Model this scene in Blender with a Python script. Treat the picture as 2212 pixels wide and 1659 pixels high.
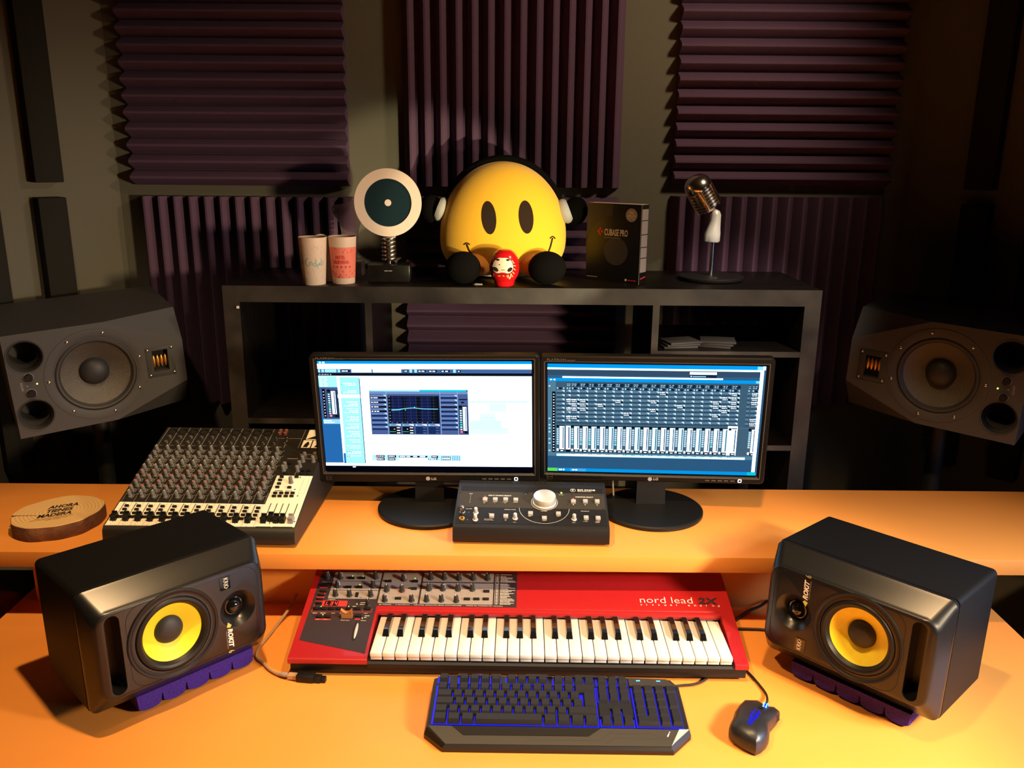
import bpy, bmesh, math, random
from math import radians as R, sin, cos, pi
from mathutils import Vector, Matrix

for o in list(bpy.data.objects): bpy.data.objects.remove(o)
SC = bpy.context.scene
COL = SC.collection
ZO = 0.85                     # worktop height above the floor
random.seed(7)

# ---------------------------------------------------------------- camera
cam = bpy.data.cameras.new('camera'); co = bpy.data.objects.new('camera', cam); COL.objects.link(co)
co.matrix_world = Matrix.Translation((0, 0, 0.968 + ZO)) @ Matrix.Rotation(R(75), 4, 'X') @ Matrix.Rotation(R(0.48), 4, 'Z')
cam.sensor_width = 36; cam.lens = 36 * 1851 / 2212; cam.clip_start = 0.02
SC.camera = co
# ---------------------------------------------------------------- colour management
SC.view_settings.view_transform = 'Standard'; SC.view_settings.look = 'None'
SC.view_settings.gamma = 1; SC.view_settings.exposure = 0.0; SC.view_settings.use_curve_mapping = False
# ---------------------------------------------------------------- world
w = bpy.data.worlds.new('world'); SC.world = w; w.use_nodes = True
w.node_tree.nodes['Background'].inputs[0].default_value = (0.9, 0.8, 0.7, 1)
w.node_tree.nodes['Background'].inputs[1].default_value = 0.0
# ---------------------------------------------------------------- lamps of the room, plus added fill lights
def spot(name, loc, target, energy, color, size, blend, radius):
    l = bpy.data.lights.new(name, 'SPOT'); l.energy = energy; l.color = color
    l.spot_size = R(size); l.spot_blend = blend; l.shadow_soft_size = radius
    o = bpy.data.objects.new(name, l); COL.objects.link(o)
    p = Vector((loc[0], loc[1], loc[2] + ZO)); t = Vector((target[0], target[1], target[2] + ZO))
    o.location = p; o.rotation_euler = (t - p).to_track_quat('-Z', 'Y').to_euler()
    return o
def area(name, loc, target, energy, color, sx, sy):
    l = bpy.data.lights.new(name, 'AREA'); l.energy = energy; l.color = color; l.shape = 'RECTANGLE'; l.size = sx; l.size_y = sy
    o = bpy.data.objects.new(name, l); COL.objects.link(o)
    p = Vector((loc[0], loc[1], loc[2] + ZO)); t = Vector((target[0], target[1], target[2] + ZO))
    o.location = p; o.rotation_euler = (t - p).to_track_quat('-Z', 'Y').to_euler()
    return o
WARM = (1.0, 0.63, 0.30)
spot('overhead_spot_light', (-0.30, 1.10, 1.62), (-0.48, 1.25, 0.0), 106, WARM, 80, 0.42, 0.03)
spot('overhead_spot_light', (0.35, 1.12, 1.62), (0.48, 1.26, 0.0), 76, WARM, 80, 0.42, 0.03)
spot('overhead_spot_light', (-0.72, 1.10, 1.64), (-1.05, 2.02, 0.42), 18, (1.0, 0.72, 0.45), 46, 0.7, 0.03)  # extra spot added to brighten the large left speaker
spot('wall_washer_light', (0.98, 1.62, 1.65), (0.02, 2.50, 1.00), 37, (1.0, 0.76, 0.50), 96, 0.95, 0.07)
spot('desk_lamp_light', (1.25, 0.55, 0.80), (-0.10, 1.62, 0.10), 165, (1.0, 0.76, 0.47), 66, 0.55, 0.09)
spot('plush_spot_light', (0.78, 1.0, 0.62), (-0.03, 2.22, 0.775), 100, (1.0, 0.86, 0.52), 18.5, 0.4, 0.02)
spot('shelf_fill_light', (0.92, 1.15, 1.50), (0.65, 2.18, 0.62), 95, (1.0, 0.84, 0.64), 24, 0.8, 0.03)  # fill added to brighten the rack's right side and the microphone
spot('cool_side_light', (1.75, 0.45, 1.25), (0.92, 1.08, 0.0), 185, (0.80, 0.88, 1.0), 62, 1.0, 0.20)  # unseen cool source, placed to brighten the worktop's right front
wl_ = area('cool_side_light', (1.95, 0.95, 0.55), (0.9, 1.30, 0.08), 6, (0.40, 0.58, 1.0), 0.5, 0.5); wl_.data.spread = R(75)  # added nearer the desk to give the right speaker a blue side

# ================================================================ materials
def mat(name, color, rough=0.5, metal=0.0, emit=None, estr=0.0, var=0.0, vscale=30, bump=0.0, bscale=200,
        trans=0.0, alpha=1.0, coat=0.0, spec=0.5, sss=0.0, sheen=0.0, stretch=None, color2=None):
    m = bpy.data.materials.new(name); m.use_nodes = True
    nt = m.node_tree; b = nt.nodes['Principled BSDF']
    c = tuple(color) + (1,)
    b.inputs['Base Color'].default_value = c; b.inputs['Roughness'].default_value = rough; b.inputs['Metallic'].default_value = metal
    b.inputs['Transmission Weight'].default_value = trans; b.inputs['Alpha'].default_value = alpha
    b.inputs['Coat Weight'].default_value = coat; b.inputs['Specular IOR Level'].default_value = spec
    b.inputs['Sheen Weight'].default_value = sheen
    if sss: b.inputs['Subsurface Weight'].default_value = sss; b.inputs['Subsurface Scale'].default_value = 0.01
    if emit: b.inputs['Emission Color'].default_value = tuple(emit) + (1,); b.inputs['Emission Strength'].default_value = estr
    tc = nt.nodes.new('ShaderNodeTexCoord')
    src = tc.outputs['Object']
    if stretch:
        mp = nt.nodes.new('ShaderNodeMapping'); mp.inputs['Scale'].default_value = stretch
        nt.links.new(src, mp.inputs[0]); src = mp.outputs[0]
    if var or color2:
        n = nt.nodes.new('ShaderNodeTexNoise'); n.inputs['Scale'].default_value = vscale; n.inputs['Detail'].default_value = 5
        nt.links.new(src, n.inputs['Vector'])
        mx = nt.nodes.new('ShaderNodeMix'); mx.data_type = 'RGBA'
        c2 = color2 if color2 else tuple(max(0, x * (1 - var)) for x in color)
        mx.inputs[6].default_value = c; mx.inputs[7].default_value = tuple(c2) + (1,)
        rp = nt.nodes.new('ShaderNodeMapRange'); rp.inputs[1].default_value = 0.35; rp.inputs[2].default_value = 0.65
        nt.links.new(n.outputs[0], rp.inputs[0]); nt.links.new(rp.outputs[0], mx.inputs[0]); nt.links.new(mx.outputs[2], b.inputs['Base Color'])
    if bump:
        n = nt.nodes.new('ShaderNodeTexNoise'); n.inputs['Scale'].default_value = bscale; n.inputs['Detail'].default_value = 3
        nt.links.new(src, n.inputs['Vector'])
        bp = nt.nodes.new('ShaderNodeBump'); bp.inputs['Strength'].default_value = bump; bp.inputs['Distance'].default_value = 0.002
        nt.links.new(n.outputs[0], bp.inputs['Height']); nt.links.new(bp.outputs[0], b.inputs['Normal'])
    return m
M = {}
M['desk'] = mat('orange_laminate', (0.80, 0.30, 0.055), 0.42, var=0.04, vscale=6, spec=0.4)
M['wall'] = mat('painted_wall', (0.125, 0.112, 0.078), 0.9, bump=0.15, bscale=300)
M['ceil'] = mat('dark_ceiling', (0.05, 0.045, 0.04), 0.95, var=0.1)
M['floor'] = mat('dark_floor', (0.035, 0.028, 0.022), 0.7, var=0.3, vscale=8)
M['foam'] = mat('maroon_foam', (0.112, 0.062, 0.104), 0.98, bump=0.6, bscale=500, spec=0.1)
M['char_foam'] = mat('charcoal_foam', (0.022, 0.020, 0.016), 0.98, bump=0.6, bscale=500, spec=0.1)
M['blue_foam'] = mat('violet_foam', (0.060, 0.028, 0.27), 0.97, bump=1.0, bscale=420, spec=0.15, var=0.35, vscale=260)
M['rackwood'] = mat('black_brown_wood', (0.007, 0.005, 0.004), 0.42, var=0.45, vscale=14, stretch=(1, 6, 6), spec=0.25)
M['rackface'] = mat('lighter_black_brown_edge', (0.052, 0.042, 0.034), 0.42, var=0.6, vscale=10, stretch=(1, 1, 1), spec=0.5)  # front edges, paler than the boards and mottled at random
M['vinyl'] = mat('black_vinyl', (0.0045, 0.0045, 0.005), 0.5, bump=0.1, bscale=900, spec=0.15)
M['baffle'] = mat('satin_black_plastic', (0.006, 0.006, 0.0065), 0.31, spec=0.5)
M['rubber'] = mat('black_rubber', (0.006, 0.006, 0.0065), 0.48, spec=0.35)
M['black'] = mat('black_plastic', (0.006, 0.006, 0.006), 0.45, spec=0.3)
M['gloss'] = mat('gloss_black', (0.006, 0.006, 0.006), 0.08, coat=0.6)
M['dark'] = mat('dark_hole', (0.003, 0.003, 0.003), 0.9)
M['cone'] = mat('yellow_cone', (0.88, 0.74, 0.03), 0.5, var=0.06, vscale=60)
M['cap'] = mat('charcoal_cap', (0.020, 0.020, 0.022), 0.55)
M['adam'] = mat('grey_speckled_paint', (0.050, 0.046, 0.045), 0.62, bump=0.25, bscale=900)
M['adamdark'] = mat('dark_grey_paint', (0.034, 0.031, 0.028), 0.6)
M['adamcone'] = mat('woven_grey_cone', (0.13, 0.115, 0.095), 0.28, metal=0.5, bump=0.8, bscale=700)
M['gold'] = mat('gold_ribbon', (0.85, 0.45, 0.10), 0.35, metal=0.9)
M['steel'] = mat('brushed_steel', (0.60, 0.58, 0.55), 0.25, metal=1.0)
M['chrome'] = mat('chrome', (0.85, 0.83, 0.80), 0.07, metal=1.0)
M['satin'] = mat('satin_nickel', (0.80, 0.77, 0.70), 0.42, metal=0.65)
M['satinw'] = mat('pale_satin_metal', (0.92, 0.90, 0.86), 0.35, metal=0.2)
M['white'] = mat('white_print', (0.75, 0.72, 0.66), 0.6)
M['grey_print'] = mat('grey_print', (0.34, 0.31, 0.28), 0.6)
M['yellow_print'] = mat('yellow_print', (0.55, 0.50, 0.10), 0.6)
M['blackprint'] = mat('black_print', (0.012, 0.010, 0.009), 0.6)
M['red'] = mat('red_metal_paint', (0.34, 0.010, 0.014), 0.36, var=0.03, vscale=50, coat=0.15)
M['panel'] = mat('dark_violet_panel', (0.026, 0.019, 0.026), 0.45)
M['lpanel'] = mat('silver_grey_panel', (0.27, 0.245, 0.24), 0.5)
M['knob'] = mat('dark_knob', (0.022, 0.023, 0.025), 0.4)
M['ivory'] = mat('white_key_plastic', (0.70, 0.69, 0.665), 0.22, coat=0.2)
M['ebony'] = mat('black_key_plastic', (0.006, 0.006, 0.006), 0.10, coat=0.5)
M['wood'] = mat('pear_wood', (0.52, 0.20, 0.06), 0.45, var=0.3, vscale=20, stretch=(1, 1, 8))
M['stone'] = mat('grey_stone', (0.50, 0.49, 0.47), 0.45, var=0.15, vscale=90)
M['led_red'] = mat('red_led', (0.3, 0.0, 0.0), 0.4, emit=(1.0, 0.05, 0.04), estr=3)
M['led_green'] = mat('green_led', (0.1, 0.3, 0.0), 0.4, emit=(0.45, 1.0, 0.12), estr=3.5)
M['led_blue'] = mat('blue_led', (0.0, 0.0, 0.3), 0.4, emit=(0.004, 0.008, 1.0), estr=1.2)
M['led_cyan'] = mat('bright_blue_led', (0.0, 0.1, 0.4), 0.4, emit=(0.08, 0.40, 1.0), estr=4)
M['led_white'] = mat('white_led', (0.5, 0.5, 0.5), 0.4, emit=(0.85, 0.93, 1.0), estr=3)
M['keycap'] = mat('matte_black_keycap', (0.006, 0.006, 0.007), 0.55)
M['kbbody'] = mat('gunmetal_plastic', (0.009, 0.008, 0.007), 0.42)
M['kbgrey'] = mat('grey_brown_plastic', (0.026, 0.023, 0.018), 0.45)
M['kbglow'] = mat('blue_backlight', (0.0, 0.0, 0.05), 0.5, emit=(0.006, 0.010, 1.0), estr=0.9)
M['mouse'] = mat('black_rubber_coat', (0.013, 0.013, 0.015), 0.38)
M['mixmetal'] = mat('dark_olive_metal', (0.016, 0.014, 0.011), 0.5)
M['mixtop'] = mat('charcoal_mixer_face', (0.014, 0.012, 0.009), 0.6, spec=0.2)
M['mixlight'] = mat('cream_mixer_face', (0.92, 0.86, 0.68), 0.5)
M['mixknob'] = mat('grey_mixer_knob', (0.13, 0.125, 0.115), 0.5)
M['mixred'] = mat('dusty_red_cap', (0.30, 0.10, 0.08), 0.5)
M['bkbody'] = mat('graphite_metal', (0.011, 0.010, 0.010), 0.5, spec=0.25)
M['bkband'] = mat('olive_grey_band', (0.034, 0.030, 0.024), 0.7, spec=0.15)
M['bkblack'] = mat('black_band', (0.007, 0.006, 0.005), 0.65, spec=0.2)
M['bkbtn'] = mat('grey_button', (0.38, 0.36, 0.34), 0.45)
M['bezel'] = mat('black_bezel', (0.0045, 0.0042, 0.004), 0.38, spec=0.2, bump=0.05, bscale=800)
M['bezeledge'] = mat('grey_bezel_lip', (0.07, 0.062, 0.052), 0.4)
M['plush'] = mat('yellow_plush', (0.92, 0.49, 0.015), 0.85, sheen=0.25, bump=0.3, bscale=900)
M['plushorange'] = mat('orange_plush', (0.80, 0.30, 0.03), 0.9, sheen=0.2, bump=0.3, bscale=900)
M['plushblack'] = mat('black_plush', (0.0045, 0.004, 0.0035), 1.0, bump=0.6, bscale=600, spec=0.05)
M['plusheye'] = mat('brown_black_eye', (0.030, 0.017, 0.010), 0.95, spec=0.1)
M['mesh'] = mat('white_mesh_fabric', (0.50, 0.50, 0.46), 0.9, bump=1.0, bscale=800)
M['darumared'] = mat('lacquer_red', (0.62, 0.008, 0.010), 0.22, coat=0.5, var=0.12, vscale=60)
M['cream'] = mat('cream_paint', (0.78, 0.62, 0.45), 0.5)
M['goldpaint'] = mat('gold_paint', (0.78, 0.55, 0.25), 0.4)
M['frost'] = mat('frosted_plastic', (0.84, 0.64, 0.49), 0.5, trans=0.15, sss=0.0, spec=0.5)
M['cupred'] = mat('red_cup_print', (0.80, 0.20, 0.13), 0.6)
M['cupred2'] = mat('deep_red_print', (0.58, 0.020, 0.012), 0.6)
M['cupteal'] = mat('teal_print', (0.05, 0.42, 0.45), 0.6)
M['cupwhite'] = mat('pale_print', (0.62, 0.54, 0.46), 0.6)
M['acrylic'] = mat('smoky_clear_acrylic', (0.62, 0.50, 0.52), 0.25, trans=0.75, alpha=0.6)
M['frostacr'] = mat('frosted_acrylic', (0.85, 0.68, 0.55), 0.45, trans=0.1)
M['disc'] = mat('mirror_disc', (0.012, 0.028, 0.034), 0.12, coat=0.8)
M['micchrome'] = mat('polished_nickel', (0.85, 0.80, 0.72), 0.20, metal=1.0)
M['stoneblk'] = mat('black_marble', (0.016, 0.014, 0.011), 0.25, var=0.3, vscale=40)
M['boxface'] = mat('black_carton', (0.006, 0.0055, 0.006), 0.42)
M['boxarc'] = mat('dark_grey_carton_print', (0.030, 0.025, 0.027), 0.42)
M['boxorb'] = mat('grey_orb_print', (0.045, 0.038, 0.040), 0.42)
M['boxside'] = mat('grey_carton_side', (0.32, 0.27, 0.26), 0.6)
M['boxtop'] = mat('lit_carton_top', (0.75, 0.55, 0.40), 0.6)  # lamp light on the black box's top, put into a pale colour
M['redprint'] = mat('red_print', (0.65, 0.03, 0.03), 0.5)
M['endgrain'] = mat('pale_end_grain', (0.62, 0.40, 0.16), 0.65, var=0.12, vscale=30)
M['bark'] = mat('brown_bark', (0.17, 0.065, 0.025), 0.85, bump=1.0, bscale=90, color2=(0.08, 0.028, 0.012), vscale=25)
M['cablebeige'] = mat('beige_cable', (0.42, 0.27, 0.15), 0.5)
M['cableblk'] = mat('black_cable', (0.010, 0.008, 0.008), 0.45)
M['stand'] = mat('black_stand_metal', (0.010, 0.010, 0.010), 0.5)
M['card'] = mat('brown_cardboard', (0.28, 0.14, 0.06), 0.8, var=0.2)
M['paper'] = mat('dark_paper', (0.035, 0.030, 0.028), 0.6)
M['wpaper'] = mat('pale_paper', (0.30, 0.27, 0.22), 0.7)

# end grain rings
def rings(m):
    nt = m.node_tree; b = nt.nodes['Principled BSDF']; tc = nt.nodes.new('ShaderNodeTexCoord')
    wv = nt.nodes.new('ShaderNodeTexWave'); wv.wave_type = 'RINGS'; wv.rings_direction = 'Z'
    wv.inputs['Scale'].default_value = 42; wv.inputs['Distortion'].default_value = 1.5; wv.inputs['Detail'].default_value = 2
    nt.links.new(tc.outputs['Object'], wv.inputs['Vector'])
    mx = nt.nodes.new('ShaderNodeMix'); mx.data_type = 'RGBA'
    mx.inputs[6].default_value = (0.52, 0.31, 0.11, 1); mx.inputs[7].default_value = (0.64, 0.42, 0.18, 1)
    nt.links.new(wv.outputs[0], mx.inputs[0]); nt.links.new(mx.outputs[2], b.inputs['Base Color'])
rings(M['endgrain'])
# screen picture: flat coloured shapes that give off light
def screen_mat(name, strength):
    m = bpy.data.materials.new(name); m.use_nodes = True; nt = m.node_tree; nt.nodes.clear()
    out = nt.nodes.new('ShaderNodeOutputMaterial'); e = nt.nodes.new('ShaderNodeEmission'); a = nt.nodes.new('ShaderNodeAttribute')
    a.attribute_name = 'Col'; e.inputs[1].default_value = strength
    nt.links.new(a.outputs['Color'], e.inputs[0]); nt.links.new(e.outputs[0], out.inputs[0])
    return m
M['screen'] = screen_mat('lcd_picture', 1.0)

# ================================================================ mesh building
def rrect(hx, hy, r, n=5, cx=0, cy=0):
    p = []
    for (sx, sy, a0) in ((1, 1, 0), (-1, 1, 90), (-1, -1, 180), (1, -1, 270)):
        for i in range(n + 1):
            a = R(a0 + 90 * i / n); p.append((cx + sx * (hx - r) + r * cos(a), cy + sy * (hy - r) + r * sin(a)))
    return p
def circ(r, n=32, cx=0, cy=0, ry=None):
    ry = ry or r
    return [(cx + r * cos(2 * pi * i / n), cy + ry * sin(2 * pi * i / n)) for i in range(n)]
DASHED = {'xxxxxxx xx xx xxxxxx x xxxxx x xxxx xxx xxxxxx', 'xxxxxx xx xxxx xxxxxxxxxxx xx xxxxxx x xxxxxxx', 'xxxxxxx xxxxxxxx', 'xxxx', 'xxxxx', 'xxxxxx', 'xxx', 'xxxxxxx', 'xx xxx', 'xxxx x',
          'xxxxxxxxxxxxxxxxx', 'xx xxxx xxxxxxx', 'OSC 1', 'OSC 2', 'LFO', 'FILTER', 'AMP', 'LEVEL ', 'RATE', 'EDIT', 'PART', 'MORPH', 'VEL', 'MONO', 'POLY', 'LEGATO', 'STORE', 'MANUAL', 'steinberg', 'dB', 'LINE', 'STUDIO COMMAND SYSTEM', 'INPUT', 'SOURCE'}
class MB:
    def __init__(s): s.bm = bmesh.new(); s.mi = 0
    def _new(s, fn, Mx=None):
        n0 = len(s.bm.verts); s.bm.verts.ensure_lookup_table(); f0 = len(s.bm.faces)
        fn(); s.bm.verts.ensure_lookup_table(); s.bm.faces.ensure_lookup_table()
        if Mx is not None:
            for v in s.bm.verts[n0:]: v.co = Mx @ v.co
        for f in s.bm.faces[f0:]: f.material_index = s.mi
    def box(s, x0, x1, y0, y1, z0, z1, bev=0, seg=2, Mx=None):
        def fn():
            t = bmesh.new(); g = bmesh.ops.create_cube(t, size=1)
            for v in t.verts: v.co = Vector(((x0 + x1) / 2 + v.co.x * (x1 - x0), (y0 + y1) / 2 + v.co.y * (y1 - y0), (z0 + z1) / 2 + v.co.z * (z1 - z0)))
            if bev: bmesh.ops.bevel(t, geom=list(t.edges), offset=bev, segments=seg, profile=0.5, affect='EDGES')
            me = bpy.data.meshes.new('t'); t.to_mesh(me); t.free(); s.bm.from_mesh(me); bpy.data.meshes.remove(me)
        s._new(fn, Mx); return s
    def loft(s, ringlist, closed=True, cap=True, Mx=None):
        def fn():
            rs = [[s.bm.verts.new(Vector(p)) for p in r] for r in ringlist]
            n = len(rs[0])
            for a, b in zip(rs, rs[1:]):
                for i in range(n if closed else n - 1):
                    j = (i + 1) % n
                    try: s.bm.faces.new((a[i], a[j], b[j], b[i]))
                    except Exception: pass
            if cap:
                try: s.bm.faces.new(rs[0][::-1]); s.bm.faces.new(rs[-1])
                except Exception: pass
        s._new(fn, Mx); return s
    def prism(s, poly, z0, z1, f=None, Mx=None):
        f = f or (lambda u, v, h: (u, v, h))
        return s.loft([[f(u, v, z0) for u, v in poly], [f(u, v, z1) for u, v in poly]], Mx=Mx)
    def lathe(s, prof, n=32, Mx=None, cap=False):
        # prof: (r, z) ; open surface, radius 0 allowed
        rl = [[(max(r, 1e-5) * cos(2 * pi * i / n), max(r, 1e-5) * sin(2 * pi * i / n), z) for i in range(n)] for r, z in prof]
        return s.loft(rl, cap=cap, Mx=Mx)
    def cyl(s, r, z0, z1, n=24, Mx=None, r2=None):
        r2 = r if r2 is None else r2
        return s.loft([[(r * cos(2 * pi * i / n), r * sin(2 * pi * i / n), z0) for i in range(n)], [(r2 * cos(2 * pi * i / n), r2 * sin(2 * pi * i / n), z1) for i in range(n)]], Mx=Mx)
    def sphere(s, c, rx, ry=None, rz=None, nu=32, nv=16, Mx=None):
        ry = ry or rx; rz = rz or rx
        rl = []
        for j in range(nv + 1):
            a = -pi / 2 + pi * j / nv
            rl.append([(c[0] + rx * max(cos(a), 1e-4) * cos(2 * pi * i / nu), c[1] + ry * max(cos(a), 1e-4) * sin(2 * pi * i / nu), c[2] + rz * sin(a)) for i in range(nu)])
        return s.loft(rl, Mx=Mx)
    def tube(s, path, r, n=10, Mx=None, smooth=True, sub=5):
        P = [Vector(p) for p in path]
        if smooth and len(P) > 2:
            Q = []
            for i in range(len(P) - 1):
                p0 = P[max(i - 1, 0)]; p1 = P[i]; p2 = P[i + 1]; p3 = P[min(i + 2, len(P) - 1)]
                for k in range(sub):
                    t = k / sub
                    Q.append(0.5 * ((2 * p1) + (p2 - p0) * t + (2 * p0 - 5 * p1 + 4 * p2 - p3) * t * t + (3 * p1 - p0 - 3 * p2 + p3) * t ** 3))
            Q.append(P[-1]); P = Q
        rl = []; up = Vector((0, 0, 1)); prev = None
        for i, p in enumerate(P):
            d = (P[min(i + 1, len(P) - 1)] - P[max(i - 1, 0)]).normalized()
            if prev is None:
                a = d.cross(up)
                if a.length < 0.1: a = d.cross(Vector((1, 0, 0)))
            else: a = prev - d * prev.dot(d)
            a.normalize(); prev = a; b = d.cross(a)
            rr = r[i] if isinstance(r, list) else r
            rl.append([tuple(p + a * rr * cos(2 * pi * k / n) + b * rr * sin(2 * pi * k / n)) for k in range(n)])
        return s.loft(rl, Mx=Mx)
    def face(s, pts):
        def fn(): s.bm.faces.new([s.bm.verts.new(Vector(p)) for p in pts])
        s._new(fn); return s
    def decal(s, poly, f, nr=4):
        """filled star-shaped outline laid on a curved surface by f(u, v)"""
        cx = sum(p[0] for p in poly) / len(poly); cy = sum(p[1] for p in poly) / len(poly)
        def fn():
            c = s.bm.verts.new(Vector(f(cx, cy))); prev = None
            for k in range(1, nr + 1):
                t = k / nr; ring = [s.bm.verts.new(Vector(f(cx + (u - cx) * t, cy + (v - cy) * t))) for u, v in poly]
                n = len(ring)
                for i in range(n):
                    j = (i + 1) % n
                    if prev is None: s.bm.faces.new((c, ring[i], ring[j]))
                    else: s.bm.faces.new((prev[i], ring[i], ring[j], prev[j]))
                prev = ring
        s._new(fn); return s
    def ribbon(s, path, w, f, sub=6):
        """thin line along (u, v) path laid on a surface by f"""
        P = [Vector((p[0], p[1], 0)) for p in path]; Q = []
        for i in range(len(P) - 1):
            p0 = P[max(i - 1, 0)]; p1 = P[i]; p2 = P[i + 1]; p3 = P[min(i + 2, len(P) - 1)]
            for k in range(sub):
                t = k / sub
                Q.append(0.5 * ((2 * p1) + (p2 - p0) * t + (2 * p0 - 5 * p1 + 4 * p2 - p3) * t * t + (3 * p1 - p0 - 3 * p2 + p3) * t ** 3))
        Q.append(P[-1]); L = []; Rr = []
        for i, p in enumerate(Q):
            d = (Q[min(i + 1, len(Q) - 1)] - Q[max(i - 1, 0)]).normalized(); n = Vector((-d.y, d.x, 0)) * w / 2
            L.append(f((p + n).x, (p + n).y)); Rr.append(f((p - n).x, (p - n).y))
        for i in range(len(Q) - 1): s.face((Rr[i], Rr[i + 1], L[i + 1], L[i]))
        return s
    def text(s, t, size, f, sx=1.0, shear=0, bold=0.0, align='LEFT', rot=0, origin=(0, 0)):
        """lettering: f(u, v, h) maps text plane to 3d"""
        if t in DASHED:       # print too small to read in the photo: short strokes in place of letters
            ca, sa = cos(R(rot)), sin(R(rot)); x = 0.0; tot = 0.58 * size * sx * len(t); x = -tot / 2 if align == 'CENTER' else 0.0
            for wd in t.split(' '):
                k = 0
                while k < len(wd):
                    n = min(3, len(wd) - k); L = 0.58 * size * sx * n; P = [(x, 0.1 * size), (x + L * 0.88, 0.1 * size), (x + L * 0.88, 0.55 * size), (x, 0.55 * size)]
                    s.face([f(origin[0] + p * ca - q * sa, origin[1] + p * sa + q * ca, 0.0) for p, q in P]); x += L; k += n
                x += 0.4 * size * sx
            return s
        cu = bpy.data.curves.new('t', 'FONT'); cu.body = t; cu.size = size; cu.align_x = align; cu.shear = shear; cu.offset = bold
        cu.resolution_u = 2
        ob = bpy.data.objects.new('t', cu); me = bpy.data.meshes.new_from_object(ob)
        ca, sa = cos(R(rot)), sin(R(rot))
        def fn():
            n0 = len(s.bm.verts); s.bm.from_mesh(me); s.bm.verts.ensure_lookup_table()
            for v in s.bm.verts[n0:]:
                x, y = v.co.x * sx, v.co.y
                v.co = Vector(f(origin[0] + x * ca - y * sa, origin[1] + x * sa + y * ca, 0.0))
        s._new(fn)
        bpy.data.objects.remove(ob); bpy.data.curves.remove(cu); bpy.data.meshes.remove(me)
        return s
    def mesh(s, name, mats, smooth=30, recalc=True):
        if recalc: bmesh.ops.recalc_face_normals(s.bm, faces=s.bm.faces)
        me = bpy.data.meshes.new(name); s.bm.to_mesh(me); s.bm.free()
        for m in (mats if isinstance(mats, (list, tuple)) else [mats]): me.materials.append(M[m] if isinstance(m, str) else m)
        if smooth:
            me.shade_smooth(); me.set_sharp_from_angle(angle=R(smooth))
        return me
    def build(s, name, mats, parent=None, mx=None, smooth=30, recalc=True, label=None):
        o = bpy.data.objects.new(name, s.mesh(name, mats, smooth, recalc)); COL.objects.link(o)
        if parent is not None: o.parent = parent
        if mx is not None: o.matrix_basis = mx
        if label: o['label'] = label
        return o
def tag(o, label=None, cat=None, group=None, kind=None):
    if label: o['label'] = label
    if cat: o['category'] = cat
    if group: o['group'] = group
    if kind: o['kind'] = kind
    return o
def thing(name, label, cat, loc=(0, 0, 0), yaw=0, pitch=0, roll=0, group=None):
    o = bpy.data.objects.new(name, None); COL.objects.link(o); o.empty_display_size = 0.02
    o.matrix_world = Matrix.Translation((loc[0], loc[1], loc[2] + ZO)) @ Matrix.Rotation(R(yaw), 4, 'Z') @ Matrix.Rotation(R(pitch), 4, 'X') @ Matrix.Rotation(R(roll), 4, 'Y')
    return tag(o, label, cat, group)
def struct(name, mb, m, **k):
    o = mb.build(name, m, smooth=None); o.location.z = ZO; o['kind'] = 'structure'; return o
def child(src, parent, loc, rot=(0, 0, 0), scale=None):
    c = src.copy(); COL.objects.link(c); c.parent = parent; c.location = loc; c.rotation_euler = rot
    if scale: c.scale = scale
    for g in src.children:
        d = g.copy(); COL.objects.link(d); d.parent = c
    return c
def place_all(src, parent, spots, rot=(0, 0, 0)):
    """first spot moves the source part itself, every other spot gets a copy"""
    src.location = spots[0]; src.rotation_euler = rot
    return [src] + [child(src, parent, p, rot) for p in spots[1:]]
def dup(root, mx, label):
    r = root.copy(); COL.objects.link(r); r.matrix_world = mx; r['label'] = label
    for ch in list(root.children):
        c = ch.copy(); COL.objects.link(c); c.parent = r
        for g in ch.children:
            d = g.copy(); COL.objects.link(d); d.parent = c
    return r
def cut(mb, cutter, name, mats, parent, **k):
    """mb minus cutter, worked out now, so that no helper stays in the scene"""
    a = mb.build(name, mats, smooth=None); b = cutter.build('cutter', mats if isinstance(mats, str) else mats[0], smooth=None)
    md = a.modifiers.new('b', 'BOOLEAN'); md.operation = 'DIFFERENCE'; md.object = b; md.solver = 'EXACT'
    dg = bpy.context.evaluated_depsgraph_get(); dg.update()
    me = bpy.data.meshes.new_from_object(a.evaluated_get(dg)); a.modifiers.clear(); a.data = me
    bpy.data.objects.remove(b); me.shade_smooth(); me.set_sharp_from_angle(angle=R(35)); a.parent = parent
    return a
def letter(parent, t, size, f, m, name='lettering', mx=None, **k):
    return MB().text(t, size, f, **k).build(name, m, parent, mx, smooth=None)
RX = lambda a: Matrix.Rotation(R(a), 4, 'X')
RY = lambda a: Matrix.Rotation(R(a), 4, 'Y')
RZ = lambda a: Matrix.Rotation(R(a), 4, 'Z')
T = lambda x, y, z: Matrix.Translation((x, y, z))

# ================================================================ the room
FZ = -ZO; CZ = 1.80
YB = 2.54; XC = 1.14
def wallbox(p0, p1, th=0.08):
    a = Vector(p0); b = Vector(p1); d = (b - a).normalized(); n = Vector((-d.y, d.x)) * th
    return MB().prism([tuple(a), tuple(b), tuple(b + n), tuple(a + n)], FZ, CZ)
struct('wall_back', wallbox((XC, YB), (-XC, YB), -0.08), 'wall')
struct('wall_left', wallbox((-XC, YB), (-2.0, YB - 0.86), -0.08), 'wall')
struct('wall_right', wallbox((2.0, YB - 0.86), (XC, YB), -0.08), 'wall')
struct('wall_left_side', wallbox((-2.0, YB - 0.86), (-2.0, -1.3), -0.08), 'wall')
struct('wall_right_side', wallbox((2.0, -1.3), (2.0, YB - 0.86), -0.08), 'wall')
struct('wall_front', wallbox((-2.0, -1.3), (2.0, -1.3), -0.08), 'wall')
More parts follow.
